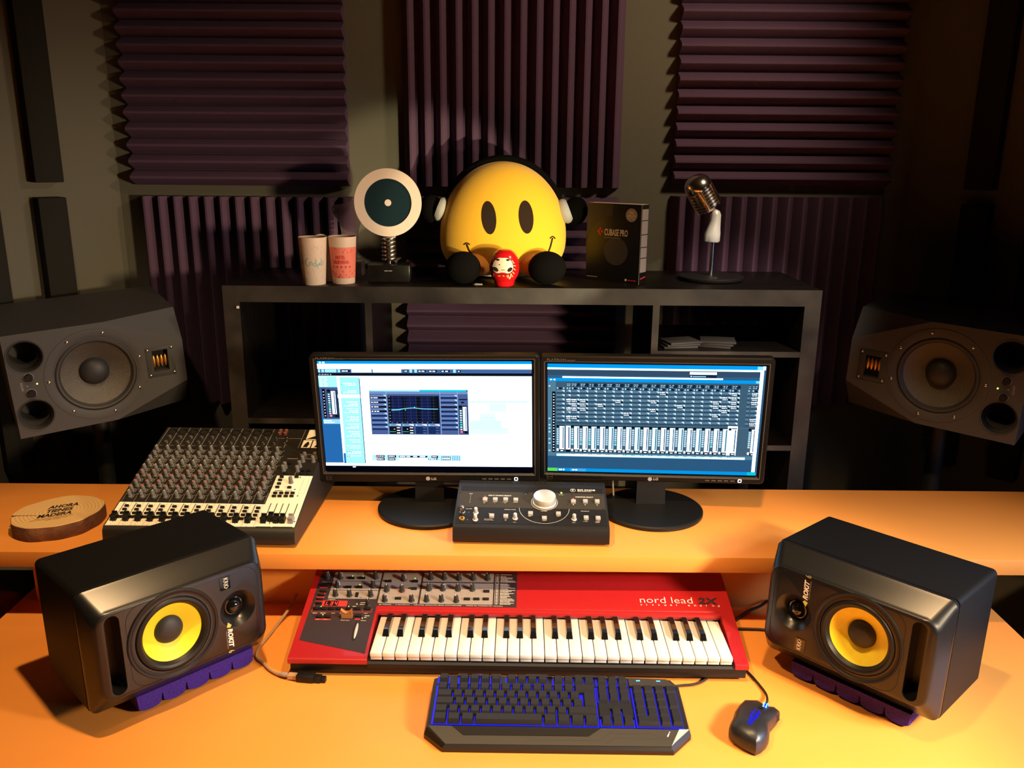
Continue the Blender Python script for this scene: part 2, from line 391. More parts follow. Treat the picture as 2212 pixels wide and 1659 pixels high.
struct('floor', MB().box(-2.1, 2.1, -1.4, 2.7, FZ - 0.05, FZ), 'floor')
struct('ceiling', MB().box(-2.1, 2.1, -1.4, 2.7, CZ, CZ + 0.05), 'ceil')

# ---- wedge foam: ridges run along the panel's local y; panel stands in its x/y plane, wedges towards +z
def wedge_panel(w, h, n, depth=0.05, base=0.012):
    mb = MB(); pr = [(-w / 2, 0)]
    p = w / n
    for i in range(n):
        x = -w / 2 + i * p
        pr += [(x + 0.0006, base), (x + p * 0.36, depth - 0.004), (x + p * 0.44, depth), (x + p * 0.56, depth), (x + p * 0.64, depth - 0.004), (x + p - 0.0006, base)]
    pr += [(w / 2, 0)]
    ring = lambda y: [(x, y, z) for x, z in pr]
    mb.loft([ring(-h / 2), ring(h / 2)])
    return mb
fp_v = wedge_panel(0.615, 0.615, 14).mesh('acoustic_foam', 'foam', smooth=20)
STAND = Matrix.Rotation(R(90), 4, 'X')          # panel plane upright, wedges towards the viewer
def foam(me, cx, cz, horiz, label, y=YB - 0.001):
    o = bpy.data.objects.new('acoustic_foam', me); COL.objects.link(o)
    m = T(cx, y, cz + ZO) @ STAND
    if horiz: m = m @ RZ(90)
    o.matrix_world = m
    return tag(o, label, 'foam panel', 'maroon wedge foam panels on the back wall')
foam(fp_v, -0.778, 0.875 + 0.3075, True, 'maroon foam panel with level ridges, upper left on the back wall')
foam(fp_v, -0.004, 0.878 + 0.3075, False, 'maroon foam panel with upright ridges above the yellow smiley plush')
foam(fp_v, 0.762, 0.886 + 0.3075, True, 'maroon foam panel with level ridges, upper right above the microphone')
foam(fp_v, -0.768, 0.845 - 0.3075, False, 'maroon foam panel with upright ridges behind the plastic cups')
foam(fp_v, -0.004, 0.850 - 0.3075, True, 'maroon foam panel with level ridges low behind the plush and shelf')
foam(fp_v, 0.762, 0.856 - 0.3075, False, 'maroon foam panel with upright ridges behind the microphone stem')
# charcoal bars on the two slanted corner walls
def bar(t, z0, z1, side, label):
    # t: distance from the corner along the slanted wall
    wdt = 0.072
    mb = MB().box(-wdt / 2, wdt / 2, -0.05, 0, 0, z1 - z0, 0.003)
    o = mb.build('foam_bar', 'char_foam')
    x = -(XC + t * 0.7071); y = YB - t * 0.7071
    if side < 0: o.matrix_world = T(x, y, z0 + ZO) @ RZ(45) @ T(0, -0.0005, 0)
    else: o.matrix_world = T(-x, y, z0 + ZO) @ RZ(-45) @ T(0, -0.0005, 0)
    return tag(o, label, 'foam bar', 'charcoal foam bars on the slanted corner walls')
for side, sn in ((-1, 'left'), (1, 'right')):
    for t, pn in ((0.200, 'nearest the back wall'), (0.365, 'further from the back wall'), (0.53, 'beside the speaker')):
        if t < 0.5: bar(t, 0.885, 1.60, side, 'charcoal foam bar high on the %s slanted wall, %s' % (sn, pn))
        bar(t, 0.10, 0.845, side, 'charcoal foam bar low on the %s slanted wall, %s' % (sn, pn))

# ================================================================ desk
dk = thing('studio_desk', 'wide orange laminate desk with a raised shelf along its back', 'desk', (0, 0, 0))
MB().prism([(-1.09, 0.75), (1.072, 0.75), (1.072, 1.80), (-1.09, 1.80)], -0.035, 0.0).build('worktop', 'desk', dk)
MB().box(-1.75, 1.60, 1.6134, 1.9905, 0.169 - 0.0348, 0.169, 0.0012).build('raised_shelf', 'desk', dk)
MB().box(-1.05, 1.0, 1.712, 1.735, 0.0, 0.1342).build('riser_board', 'desk', dk)
lg = MB().box(-0.02, 0.02, 0, 0.6, FZ, -0.035).build('leg_panel', 'desk', dk)
place_all(lg, dk, [(-0.95, 1.0, 0), (0.95, 1.0, 0)])
sp = MB().box(-0.02, 0.02, 1.80, 1.98, FZ, 0.134).build('shelf_support', 'desk', dk)
place_all(sp, dk, [(-1.70, 0, 0), (1.35, 0, 0), (0, 0, 0)])

# ================================================================ black rack behind
rk = thing('shelving_unit', 'open black-brown shelving unit behind the monitors', 'shelf', (0, 0, 0))
x0, x1, y0, y1, zt, t = -0.726, 0.773, 2.128, 2.478, 0.6464, 0.041
MB().box(x0, x1, y0, y1, zt - t, zt, 0.0012).build('top_board', 'rackwood', rk)
fr = MB(); fr.box(x0, x1, y0 - 0.002, y0, zt - t, zt); fr.build('front_edge', 'rackface', rk)
for a, b in ((x0, x0 + t), (x1 - t, x1)):
    s_ = MB().box(a, b, y0, y1, FZ, zt - t, 0.0012).build('side_board', 'rackwood', rk)
    MB().box(a, b, y0 - 0.002, y0, FZ, zt - t).build('front_edge', 'rackface', s_)
for a, b in ((-0.371, -0.354), (0.352, 0.369)):
    s_ = MB().box(a, b, y0, y1, FZ, zt - t).build('divider', 'rackwood', rk)
    MB().box(a, b, y0 - 0.002, y0, FZ, zt - t).build('front_edge', 'rackface', s_)
for (a, b, z) in ((0.369, x1 - t, 0.237), (x0 + t, -0.371, 0.30), (0.369, x1 - t, 0.488), (-0.354, 0.352, -0.02), (x0 + t, -0.371, -0.10), (0.369, x1 - t, -0.10)):
    s_ = MB().box(a, b, y0 + 0.001, y1, z - 0.014, z).build('shelf_board', 'rackwood', rk)
    MB().box(a, b, y0 - 0.001, y0 + 0.001, z - 0.014, z).build('front_edge', 'rackface', s_)
MB().box(-0.6925, -0.686, 2.121, 2.1262, 0.589, 0.5955, 0.001).build('cable_clip', 'white', rk, label='small white cable clip')
for i, (cx, cy, ya, nm) in enumerate(((0.43, 2.19, 8, 'lowest left'), (0.53, 2.20, -20, 'right'))):
    for k in range(3):
        o = MB().box(-0.045, 0.045, -0.035, 0.035, 0, 0.005, 0.0006).build('booklet', 'paper')
        o.matrix_world = T(cx + 0.004 * k, cy, 0.4885 + 0.0056 * k + ZO) @ RZ(ya + 5 * k)
        tag(o, 'thin dark booklet in the %s pile inside the black shelving unit, %s' % (('left', 'right')[i], ('bottom one', 'middle one', 'top one')[k]), 'booklet', 'dark booklets in the shelving unit')

# ================================================================ small active speakers on the worktop
def near_speaker(label, mx):
    root = thing('studio_speaker', label, 'speaker', (0, 0, 0), group='small black speakers with yellow cones on the desk')
    Wd, Hh, Dp = 0.164, 0.113, 0.187
    zc = Hh
    rr = lambda hx, hz, r, y: [(u, y, zc + v) for u, v in rrect(hx, hz, r, 5)]
    cab = MB().loft([rr(Wd, Hh, 0.010, 0.002), rr(Wd, Hh, 0.010, Dp - 0.004), rr(Wd - 0.004, Hh - 0.004, 0.008, Dp)])
    cab.build('cabinet', 'vinyl', root, smooth=40)
    bf = MB().loft([rr(Wd - .0008, Hh - .0008, 0.012, 0.0012), rr(Wd, Hh, 0.013, -0.001), rr(Wd, Hh, 0.014, -0.009), rr(Wd - 0.0012, Hh - 0.0030, 0.0155, -0.0125),
                    rr(Wd - 0.0090, Hh - 0.0290, 0.022, -0.0395), rr(Wd - 0.0110, Hh - 0.0315, 0.023, -0.0435), rr(Wd - 0.0135, Hh - 0.0325, 0.023, -0.0465), rr(Wd - 0.0165, Hh - 0.0332, 0.023, -0.0475)])
    FY = -0.0475; wx, tx, px = -0.0234, 0.098, -0.124
    c = MB()
    c.cyl(0.0683, 0, 0.044, 64, Mx=T(wx, FY - 0.001, zc) @ RX(-90))
    c.lathe([(0.0, 0.020), (0.019, 0.020), (0.022, 0.0125), (0.028, 0.006), (0.036, -0.0006), (0.0, -0.0006)], 40, Mx=T(tx, FY, zc) @ RX(-90))
    c.prism(rrect(0.0125, 0.073, 0.0122, 8, px, zc), 0, 0.043, f=lambda u, v, h: (u, FY - 0.002 + h, v))
    b = cut(bf, c, 'baffle', 'baffle', root)
    FRT = T(wx, FY, zc) @ RX(90)      # local z = towards viewer
    # raised line round the drivers
    g = MB(); A = rrect(0.122, 0.0775, 0.030, 8, 0.0195, zc); B = rrect(0.1212, 0.0767, 0.0295, 8, 0.0195, zc)
    g.loft([[(u, FY - 0.0003, v) for u, v in A], [(u, FY - 0.0003, v) for u, v in B]], cap=False)
    g.build('panel_groove', 'dark', root)
    wf = MB().lathe([(0.0821, -0.0002), (0.0817, 0.0018), (0.0800, 0.0028), (0.0770, 0.0024), (0.0748, 0.0006), (0.0718, 0.0004), (0.0701, -0.003), (0.0688, -0.006)], 64, Mx=FRT).build('woofer', 'rubber', root)
    MB().lathe([(0.0688, -0.006), (0.0679, -0.001), (0.0654, 0.0022), (0.0615, 0.0030), (0.0576, 0.0012), (0.0550, -0.004), (0.0529, -0.0062)], 64, Mx=FRT).build('surround', 'rubber', wf)
    MB().lathe([(0.0533, -0.0062), (0.0430, -0.0125), (0.0310, -0.0200), (0.0224, -0.0245)], 64, Mx=FRT).build('cone', 'cone', wf)
    MB().lathe([(0.0254, -0.0225), (0.0245, -0.0185), (0.0211, -0.0150), (0.0138, -0.0120), (0.0060, -0.0108), (0.0000, -0.0105)], 48, Mx=FRT).build('dust_cap', 'cap', wf)
    TW = T(tx, FY, zc) @ RX(90)
    tw = MB().lathe([(0.0195, -0.0192), (0.0175, -0.0165), (0.0150, -0.0160), (0.0142, -0.0180)], 40, Mx=TW).build('tweeter', 'gloss', root)
    MB().lathe([(0.0142, -0.0180), (0.0130, -0.0130), (0.0095, -0.0085), (0.005, -0.0062), (0.0, -0.0056)], 40, Mx=TW).build('dome', 'gloss', tw)
    # printing; letters read down the face
    fx = lambda u, v, h: (u, FY - 0.0004, v)
    lb = MB(); lb.mi = 0
    lb.prism(rrect(0.0098, 0.0125, 0.0008, 2, 0.0775, zc + 0.0585), 0, 0.0010, f=lambda u, v, h: (u, FY - h, v))
    lb.mi = 1
    lb.text('KRK', 0.0128, lambda u, v, h: (u, FY - 0.0013, v), sx=0.78, rot=-90, origin=(0.0745, zc + 0.0695), align='LEFT')
    lb.mi = 3
    for k in range(2): lb.face([(0.0740, FY - 0.0012, zc + 0.0510), (0.0790, FY - 0.0012, zc + 0.0472), (0.0840, FY - 0.0012, zc + 0.0510), (0.0790, FY - 0.0012, zc + 0.0495)]) if k == 0 else None
    lb.build('badge', ['gloss', 'white', 'white', 'yellow_print'], root, recalc=True)
    letter(root, 'ROKIT', 0.0125, fx, 'white', sx=0.98, shear=0.25, bold=0.0006, rot=-90, origin=(0.0745, zc - 0.033))
    letter(root, '6', 0.0165, fx, 'yellow_print', sx=0.7, rot=-90, origin=(0.0720, zc - 0.0765))
    MB().face([(0.0760, FY - 0.0004, zc - 0.020), (0.0825, FY - 0.0004, zc - 0.0275), (0.0790, FY - 0.0004, zc - 0.0315), (0.0725, FY - 0.0004, zc - 0.0290)]).build('arrow_mark', 'yellow_print', root, smooth=None)
    letter(root, 'POWERED STUDIO MONITOR', 0.0028, fx, 'grey_print', 'small_print', sx=0.95, rot=-90, origin=(0.0705, zc - 0.036))
    root.matrix_world = mx
    return root
pose = lambda x, y, z, yaw, pt, rl: T(x, y, z + ZO) @ RZ(yaw) @ RX(pt) @ RY(rl)
spk = near_speaker('black speaker with a yellow cone lying on violet foam at the left of the worktop', pose(-0.6043, 1.3851, 0.0377, 45.73, -1.46, 0))
dup(spk, pose(0.6263, 1.3925, 0.0335, -46.28, -2.4, 0.13) @ T(0, 0, 0.226) @ RY(180), 'black speaker with a yellow cone lying at the right of the worktop, beyond the mouse')
# violet foam pads, teeth down
def pad(n, L, depth, h):
    mb = MB(); p = L / n; top = [(-L / 2, h), (L / 2, h)]; bot = []
    for i in range(n):
        xc = L / 2 - (i + 0.5) * p
        for k in range(9):
            a = pi * k / 8
            bot.append((xc + p * 0.485 * cos(a), 0.016 - 0.016 * sin(a) ** 0.55 + (0.005 if k in (0, 8) else 0)))
    poly = top + bot
    # outline bulges a little at the cut front
    mb.loft([[(x, y, z + (0 if z > h - 1e-6 else s_)) for x, z in poly] for y, s_ in ((0, 0.003), (0.006, 0), (depth, 0))])
    return mb
p1 = pad(5, 0.226, 0.16, 0.036).build('speaker_foam_pad', 'blue_foam'); p1.matrix_world = pose(-0.6043, 1.3851, 0.0, 45.73, 0, 0) @ T(0.026, -0.010, 0.0005)
tag(p1, 'violet lobed foam pad under the left worktop speaker', 'foam pad', 'violet foam pads under the worktop speakers')
p2 = pad(5, 0.226, 0.16, 0.032).build('speaker_foam_pad', 'blue_foam'); p2.matrix_world = pose(0.6263, 1.3925, 0.0, -46.28, 0, 0) @ T(0.010, -0.018, 0.0005)
tag(p2, 'violet lobed foam pad in shade under the right worktop speaker', 'foam pad', 'violet foam pads under the worktop speakers')

# ================================================================ big grey speakers on stands behind the desk
def far_speaker(label, mx):
    root = thing('large_studio_speaker', label, 'speaker', group='large grey speakers on stands behind the desk')
    W2, H2, D2 = 0.20, 0.258, 0.32; zc = H2 / 2
    mb = MB().box(-W2, W2, 0, D2, 0, H2)
    def bis(bm, pts):
        a, b, c = [Vector(p) for p in pts]; n = (b - a).cross(c - a).normalized()
        if n.y > 0: n = -n
        g = bmesh.ops.bisect_plane(bm, geom=bm.verts[:] + bm.edges[:] + bm.faces[:], plane_co=a, plane_no=n, clear_outer=True)
        e = [x for x in g['geom_cut'] if isinstance(x, bmesh.types.BMEdge)]
        bmesh.ops.contextual_create(bm, geom=e)
    bis(mb.bm, ((0.02, 0, H2), (W2, 0, 0.185), (W2, 0.052, H2)))
    bis(mb.bm, ((0.02, 0, 0), (W2, 0, 0.073), (W2, 0.052, 0)))
    c = MB(); wx = -0.0112
    c.cyl(0.0935, 0, 0.07, 64, Mx=T(wx, -0.001, zc) @ RX(-90))
    ports = ((-0.158, 0.201), (-0.158, 0.053))
    for px, pz in ports: c.lathe([(0.0, -0.001), (0.0385, -0.001), (0.034, 0.006), (0.031, 0.016), (0.030, 0.12), (0, 0.12)], 40, Mx=T(px, 0, pz) @ RX(-90))
    c.box(0.122, 0.160, -0.001, 0.022, zc - 0.020, zc + 0.036)
    cut(mb, c, 'cabinet', 'adam', root)
    FR = T(wx, 0, zc) @ RX(90)
    wf = MB().lathe([(0.1165, -0.0002), (0.1160, 0.0012), (0.0985, 0.0014), (0.0965, 0.0004), (0.0945, -0.002), (0.0940, -0.008)], 64, Mx=FR).build('woofer', 'adam', root)
    MB().lathe([(0.0940, -0.008), (0.0925, -0.001), (0.0890, 0.0018), (0.0850, 0.0008), (0.0820, -0.006), (0.0800, -0.0085)], 64, Mx=FR).build('surround', 'adamdark', wf)
    MB().lathe([(0.0805, -0.0085), (0.060, -0.020), (0.045, -0.028), (0.033, -0.034)], 64, Mx=FR).build('cone', 'adamcone', wf)
    MB().lathe([(0.0345, -0.032), (0.0335, -0.026), (0.029, -0.018), (0.020, -0.0125), (0.009, -0.0100), (0.0, -0.0095)], 48, Mx=FR).build('dust_cap', 'cap', wf)
    sc = MB().sphere((0, 0, 0), 0.0040, 0.0040, 0.0026, 12, 6).build('screw', 'steel', wf)
    place_all(sc, wf, [(wx + 0.1065 * cos(R(a)), -0.002, zc + 0.1065 * sin(R(a))) for a in (75, 120, 180, 232, 285, 330, 15)], (R(90), 0, 0))
    for px, pz in ports:
        MB().lathe([(0.0415, -0.0002), (0.0405, 0.0014), (0.0385, 0.0010), (0.034, -0.006), (0.031, -0.016), (0.030, -0.10), (0.0, -0.10)], 40, Mx=T(px, 0, pz) @ RX(90)).build('bass_port', 'adamdark', root)
    tp = MB().box(0.107, 0.175, -0.0018, 0.0003, zc - 0.034, zc + 0.045, 0.0006)
    hole = MB().box(0.122, 0.160, -0.01, 0.01, zc - 0.020, zc + 0.036)
    pl = cut(tp, hole, 'tweeter_plate', 'adamdark', root)
    gm = MB()
    for k in range(4): gm.sphere((0.1267 + 0.0095 * k, 0.012, zc + 0.004), 0.0042, 0.004, 0.0165, 12, 10)
    gm.build('ribbon', 'gold', pl)
    MB().box(0.122, 0.160, 0.0165, 0.021, zc - 0.020, zc + 0.036).build('backing', 'dark', pl)
    gsc = MB().sphere((0, 0, 0), 0.0038, 0.0038, 0.0026, 12, 6).build('screw', 'steel', pl)
    place_all(gsc, pl, [(x, -0.003, z) for x in (0.112, 0.170) for z in (zc - 0.028, zc + 0.039)], (R(90), 0, 0))
    kb = MB().cyl(0.0085, 0, 0.010, 20, Mx=RX(90)).build('level_knob', 'black', root)
    place_all(kb, root, [(-0.158, -0.0002, zc + 0.021), (-0.158, -0.0002, zc - 0.019)])
    MB().cyl(0.0018, 0, 0.001, 10, Mx=T(-0.143, 0, zc + 0.002) @ RX(90)).build('power_light', 'led_green', root)
    fx = lambda u, v, h: (u, -0.0004, v)
    g = MB(); letter(root, 'ADAM', 0.0075, fx, 'grey_print', rot=-90, origin=(-0.178, zc + 0.011)); letter(root, 'A', 0.006, fx, 'grey_print', 'logo', rot=-90, origin=(-0.166, zc + 0.002))
    for cz in (zc + 0.021, zc - 0.019):
        A = circ(0.0108, 24, -0.158, cz); B = circ(0.0102, 24, -0.158, cz)
        g.loft([[(u, -0.0004, v) for u, v in A], [(u, -0.0004, v) for u, v in B]], cap=False)
    g.build('knob_rings', 'grey_print', root)
    root.matrix_world = mx
    return root
mL = pose(-1.0184, 2.0724, 0.3061, 34.18, 4.48, -3.3); mR = pose(1.0158, 2.0189, 0.3313, -39.2, 1.6, 2.44) @ T(0, 0, 0.258) @ RY(180)
fs = far_speaker('large grey speaker lying on its side at the left, above the wood slice', mL)
dup(fs, mR, 'large grey speaker lying on its side in the dark at the right')
def stand(m, low, label):
    # post straight down from under the speaker
    c = m @ Vector((0, 0.17, low))
    root = bpy.data.objects.new('speaker_stand', None); COL.objects.link(root); root.location = (c.x, c.y, 0)
    tag(root, label, 'speaker stand', 'black stands under the large speakers')
    inv = Matrix.Translation((-c.x, -c.y, 0))
    zl = -0.012 if low == 0 else 0.012
    a, b = (low - 0.0125, low - 0.0005) if low == 0 else (low + 0.0005, low + 0.0125)
    MB().box(-0.10, 0.10, 0.07, 0.27, a, b, Mx=inv @ m).build('top_plate', 'stand', root)
    MB().cyl(0.022, 0.02, c.z - 0.006, 24).build('post', 'stand', root)
    MB().box(-0.16, 0.16, -0.16, 0.16, 0.0, 0.02, 0.004).build('base_plate', 'stand', root)
stand(mL, 0, 'black post stand holding up the large speaker at the left')
stand(mR, 0.258, 'black post stand holding up the large speaker at the right')

# ================================================================ screens
class Pic:
    """flat coloured shapes on a screen; (0,0) bottom left .. (1,1) top right of the lit area"""
    def __init__(s): s.q = []; s.L = 0
    def r(s, u0, v0, u1, v1, c):
        s.L += 1; s.q.append(([(u0, v0), (u1, v0), (u1, v1), (u0, v1)], c, s.L)); return s
    def p(s, pts, c): s.L += 1; s.q.append((pts, c, s.L)); return s
    def build(s, name, parent, mx, w=0.477, h=0.268):
        mb = MB(); cols = []
        n = s.L
        for pts, c, L in s.q:
            mb.bm.faces.new([mb.bm.verts.new((u * w - w / 2, -0.0006 * L / n, v * h)) for u, v in pts]); cols.append(c)
        me = mb.mesh(name, 'screen', smooth=None, recalc=False)
        a = me.color_attributes.new('Col', 'FLOAT_COLOR', 'CORNER'); k = 0
        for f, c in zip(me.polygons, cols):
            for _ in f.vertices: a.data[k].color = tuple(c) + (1,); k += 1
        o = bpy.data.objects.new(name, me); COL.objects.link(o); o.parent = parent; o.matrix_basis = mx; return o
def lin(r, g, b, k=1.0):
    f = lambda x: (x / 255) ** 2.2 * k
    return (f(r), f(g), f(b))
WH = (2.2, 2.6, 3.0); PAL = (0.42, 1.05, 1.6); BLU = lin(40, 100, 165, 1.2); NAV = lin(30, 50, 95); BAR = (0.0, 0.36, 0.95); SLT = lin(95, 120, 175); BK = (0.004, 0.006, 0.012)
rnd = random.Random(3)
def dashes(P, u0, v, u1, hh, c, n):
    u = u0
    for _ in range(n):
        w_ = (u1 - u0) / n * rnd.uniform(0.5, 0.9); P.r(u, v, u + w_, v + hh, c); u += (u1 - u0) / n
def pic_left():
    P = Pic(); P.r(0, 0, 1, 1, BK); P.r(0, 0.052, 1, 1, WH)
    P.r(0, 0.975, 1, 1, BAR); dashes(P, 0.01, 0.981, 0.04, 0.011, WH, 2)
    P.r(0, 0.895, 1, 0.93, lin(70, 105, 160)); P.r(0, 0.87, 1, 0.895, BK); dashes(P, 0.004, 0.878, 0.07, 0.008, lin(180, 190, 210), 5)
    for a, b in ((0.003, 0.012), (0.018, 0.03), (0.034, 0.089), (0.095, 0.106), (0.16, 0.254), (0.26, 0.393)): P.r(a, 0.90, b, 0.927, WH if b - a > 0.06 else PAL)
    for a, b in ((0.11, 0.153), (0.405, 0.425), (0.47, 0.508), (0.52, 0.56), (0.578, 0.62), (0.655, 0.67)): P.r(a, 0.903, b, 0.922, BK); dashes(P, a + .004, .908, b - .004, .008, WH, 2)
    for a in (0.432, 0.455, 0.636): P.r(a, 0.90, a + 0.012, 0.926, PAL)
    # left inspector
    P.r(0, 0.08, 0.087, 0.868, BLU); P.r(0, 0.77, 0.087, 0.868, (0.45, 1.0, 1.35))
    for v in (0.85, 0.83, 0.812, 0.795, 0.778): dashes(P, 0.006, v, 0.045, 0.007, WH, 2)
    P.r(0.004, 0.485, 0.0915, 0.765, lin(75, 95, 140)); P.r(0.012, 0.495, 0.026, 0.755, BK); P.r(0.034, 0.495, 0.088, 0.745, lin(45, 60, 90))
    for k in range(9): P.r(0.016, 0.51 + 0.027 * k, 0.021, 0.515 + 0.027 * k, WH)
    P.r(0.054, 0.53, 0.074, 0.735, WH); P.r(0.066, 0.535, 0.0705, 0.73, lin(40, 80, 130)); P.r(0.036, 0.73, 0.05, 0.75, BK); P.r(0.065, 0.502, 0.083, 0.52, BK)
    for k in range(10): P.r(0.038, 0.53 + 0.019 * k, 0.048, 0.541 + 0.019 * k, (0.7, 1.1, 1.3) if k not in (4, 3) else (0.1, 1.0, 0.9))
    P.r(0.04, 0.505, 0.051, 0.523, (1.8, 0.3, 0.45))
    P.r(0.006, 0.44, 0.0865, 0.4825, (0.35, 0.8, 1.1)); dashes(P, 0.01, 0.45, 0.06, 0.006, WH, 3); dashes(P, 0.01, 0.466, 0.05, 0.006, WH, 3)
    # track list
    P.r(0.088, 0.06, 0.1, 0.868, WH); P.r(0.1, 0.075, 0.194, 0.86, (0.42, 1.0, 1.35)); P.r(0.192, 0.076, 0.1955, 0.848, lin(40, 45, 95)); P.r(0.085, 0.675, 0.192, 0.705, WH)
    P.r(0.09, 0.075, 0.1, 0.17, BLU)
    for k, v in enumerate((0.80, 0.785, 0.735, 0.72, 0.635, 0.615, 0.60, 0.575, 0.555, 0.54, 0.50, 0.48, 0.465, 0.435, 0.415, 0.40, 0.365, 0.345, 0.325, 0.29, 0.27, 0.235, 0.215, 0.18, 0.165, 0.14)):
        dashes(P, 0.112 + 0.012 * (k % 3), v, 0.18, 0.007, WH, 4)
    for v in (0.79, 0.72): P.r(0.105, v, 0.109, v + 0.01, (0.05, 0.9, 0.8))
    for v in (0.18, 0.135): P.r(0.105, v, 0.110, v + 0.01, (0.05, 0.9, 0.8)); P.r(0.116, v, 0.122, v + 0.012, (1.6, 0.3, 0.5))
    P.r(0.2, 0.855, 0.99, 0.866, (0.9, 2.0, 2.4))
    # tracks on the right
    CY = (0.55, 1.9, 2.1)
    for q in ((0.705, 0.63, 0.988, 0.657), (0.80, 0.56, 0.88, 0.628), (0.755, 0.478, 0.83, 0.54), (0.705, 0.41, 0.856, 0.478), (0.705, 0.355, 0.89, 0.41)): P.r(*q, (0.85, 2.0, 2.15))
    for k in range(20): P.r(0.71 + 0.009 * k, 0.417 - 0.0 * k, 0.7115 + 0.009 * k, 0.478, CY) if 0.71 + 0.009 * k < 0.85 else None
    for k in range(9): P.r(0.72 + 0.03 * k, 0.632, 0.722 + 0.03 * k, 0.655, CY)
    P.r(0.705, 0.4095, 0.89, 0.412, CY); P.r(0.76, 0.50, 0.83, 0.503, CY); P.r(0.2, 0.25, 0.99, 0.258, (0.9, 2.0, 2.3)); P.r(0.2, 0.2585, 0.35, 0.266, (0.8, 1.9, 2.3))
    # channel window
    P.r(0.2355, 0.345, 0.701, 0.75, lin(78, 100, 155)); P.r(0.2355, 0.735, 0.474, 0.75, (0.5, 1.3, 1.9)); P.r(0.474, 0.735, 0.693, 0.75, (0.0, 0.72, 0.95)); P.r(0.237, 0.712, 0.70, 0.733, lin(120, 150, 205))
    for a in (0.3145, 0.568, 0.65): P.r(a, 0.348, a + 0.003, 0.735, lin(150, 180, 230))
    for k in range(8):
        v = 0.67 - 0.0405 * k
        P.r(0.24, v + 0.018, 0.313, v + 0.034, lin(110, 135, 190)); P.p([(0.3, v + 0.034), (0.313, v + 0.034), (0.313, v + 0.018)], (0.8, 1.2, 1.6)); P.r(0.24, v, 0.313, v + 0.016, BK if k < 4 else NAV)
        if k < 4: dashes(P, 0.242, v + 0.004, 0.28, 0.007, WH, 3)
        P.r(0.572, v + 0.018, 0.648, v + 0.034, lin(110, 135, 190)); P.p([(0.636, v + 0.034), (0.648, v + 0.034), (0.648, v + 0.018)], (0.8, 1.2, 1.6)); P.r(0.572, v, 0.648, v + 0.016, BK if k == 2 else NAV)
    P.r(0.322, 0.45, 0.564, 0.695, BK)
    for a, b in ((0.337, 0.39), (0.407, 0.456), (0.475, 0.525)): P.r(a, 0.462, b, 0.687, lin(26, 36, 78))
    for k in range(9): P.r(0.336, 0.465 + 0.0275 * k, 0.55, 0.4664 + 0.0275 * k, lin(75, 80, 115))
    for k in range(8): P.r(0.345 + 0.0275 * k, 0.46, 0.3458 + 0.0275 * k, 0.69, lin(80, 85, 120))
    for k in range(9): P.r(0.326, 0.463 + 0.0275 * k, 0.331, 0.468 + 0.0275 * k, lin(190, 200, 220))
    for k in range(9): P.r(0.335 + 0.024 * k, 0.4535, 0.339 + 0.024 * k, 0.4575, lin(190, 200, 220))
    cv = [(0.3365, 0.5725), (0.37, 0.5745), (0.385, 0.578), (0.401, 0.582), (0.43, 0.587), (0.4475, 0.5875), (0.47, 0.583), (0.488, 0.580), (0.52, 0.579), (0.5577, 0.5785)]
    for a, b in zip(cv, cv[1:]): P.p([(a[0], a[1] - 0.003), (b[0], b[1] - 0.003), (b[0], b[1] + 0.003), (a[0], a[1] + 0.003)], (0.25, 0.95, 1.2))
    P.p([(0.3365, 0.562), (0.375, 0.566), (0.398, 0.579), (0.37, 0.574), (0.3365, 0.572)], (0.15, 0.55, 0.75)); P.r(0.401, 0.566, 0.405, 0.573, (0.3, 1.2, 1.2)); P.r(0.445, 0.59, 0.449, 0.598, (0.3, 1.2, 1.4))
    for k, a in enumerate((0.322, 0.3845, 0.447, 0.508)):
        P.r(a, 0.352, a + 0.054, 0.42, BK if k < 2 else NAV); P.r(a, 0.423, a + 0.054, 0.44, lin(130, 160, 210)); P.p([(a + 0.03, 0.44), (a + 0.054, 0.44), (a + 0.054, 0.425)], WH)
        P.r(a, 0.428, a + 0.008, 0.44, (0.1, 0.9, 0.9) if k < 2 else PAL)
        for v in (0.405, 0.38, 0.358): P.r(a + 0.035, v, a + 0.05, v + 0.007, WH if k < 2 else SLT)
        if k < 2: P.r(a, 0.37, a + 0.03, 0.374, (0.1, 0.7, 0.5)); P.r(a + 0.02, 0.394, a + 0.026, 0.397, WH)
    P.r(0.655, 0.36, 0.697, 0.61, lin(45, 60, 90)); P.r(0.675, 0.385, 0.692, 0.598, WH); P.r(0.6855, 0.39, 0.6895, 0.59, lin(50, 100, 160)); P.r(0.656, 0.59, 0.67, 0.612, BK); P.r(0.658, 0.66, 0.697, 0.67, BK); P.r(0.668, 0.632, 0.682, 0.645, BK); P.r(0.68, 0.357, 0.695, 0.375, BK)
    for k in range(9): P.r(0.66, 0.39 + 0.021 * k, 0.67, 0.402 + 0.021 * k, (0.7, 1.1, 1.3) if k not in (2, 3) else (0.1, 1.0, 0.9))
    P.r(0.66, 0.364, 0.671, 0.382, (1.8, 0.2, 0.35))
    # transport bar
    P.r(0.2275, 0.104, 0.66, 0.156, (0.55, 1.05, 1.6))
    for a, b, c, d in ((0.247, 0.289, 0.132, 0.156), (0.25, 0.289, 0.106, 0.128), (0.304, 0.345, 0.132, 0.155), (0.304, 0.34, 0.106, 0.128), (0.358, 0.496, 0.134, 0.15), (0.516, 0.548, 0.13, 0.152), (0.50, 0.545, 0.115, 0.127), (0.564, 0.608, 0.106, 0.148)):
        P.r(a, c, b, d, BK); dashes(P, a + 0.004, (c + d) / 2 - 0.003, b - 0.004, 0.007, WH, 4)
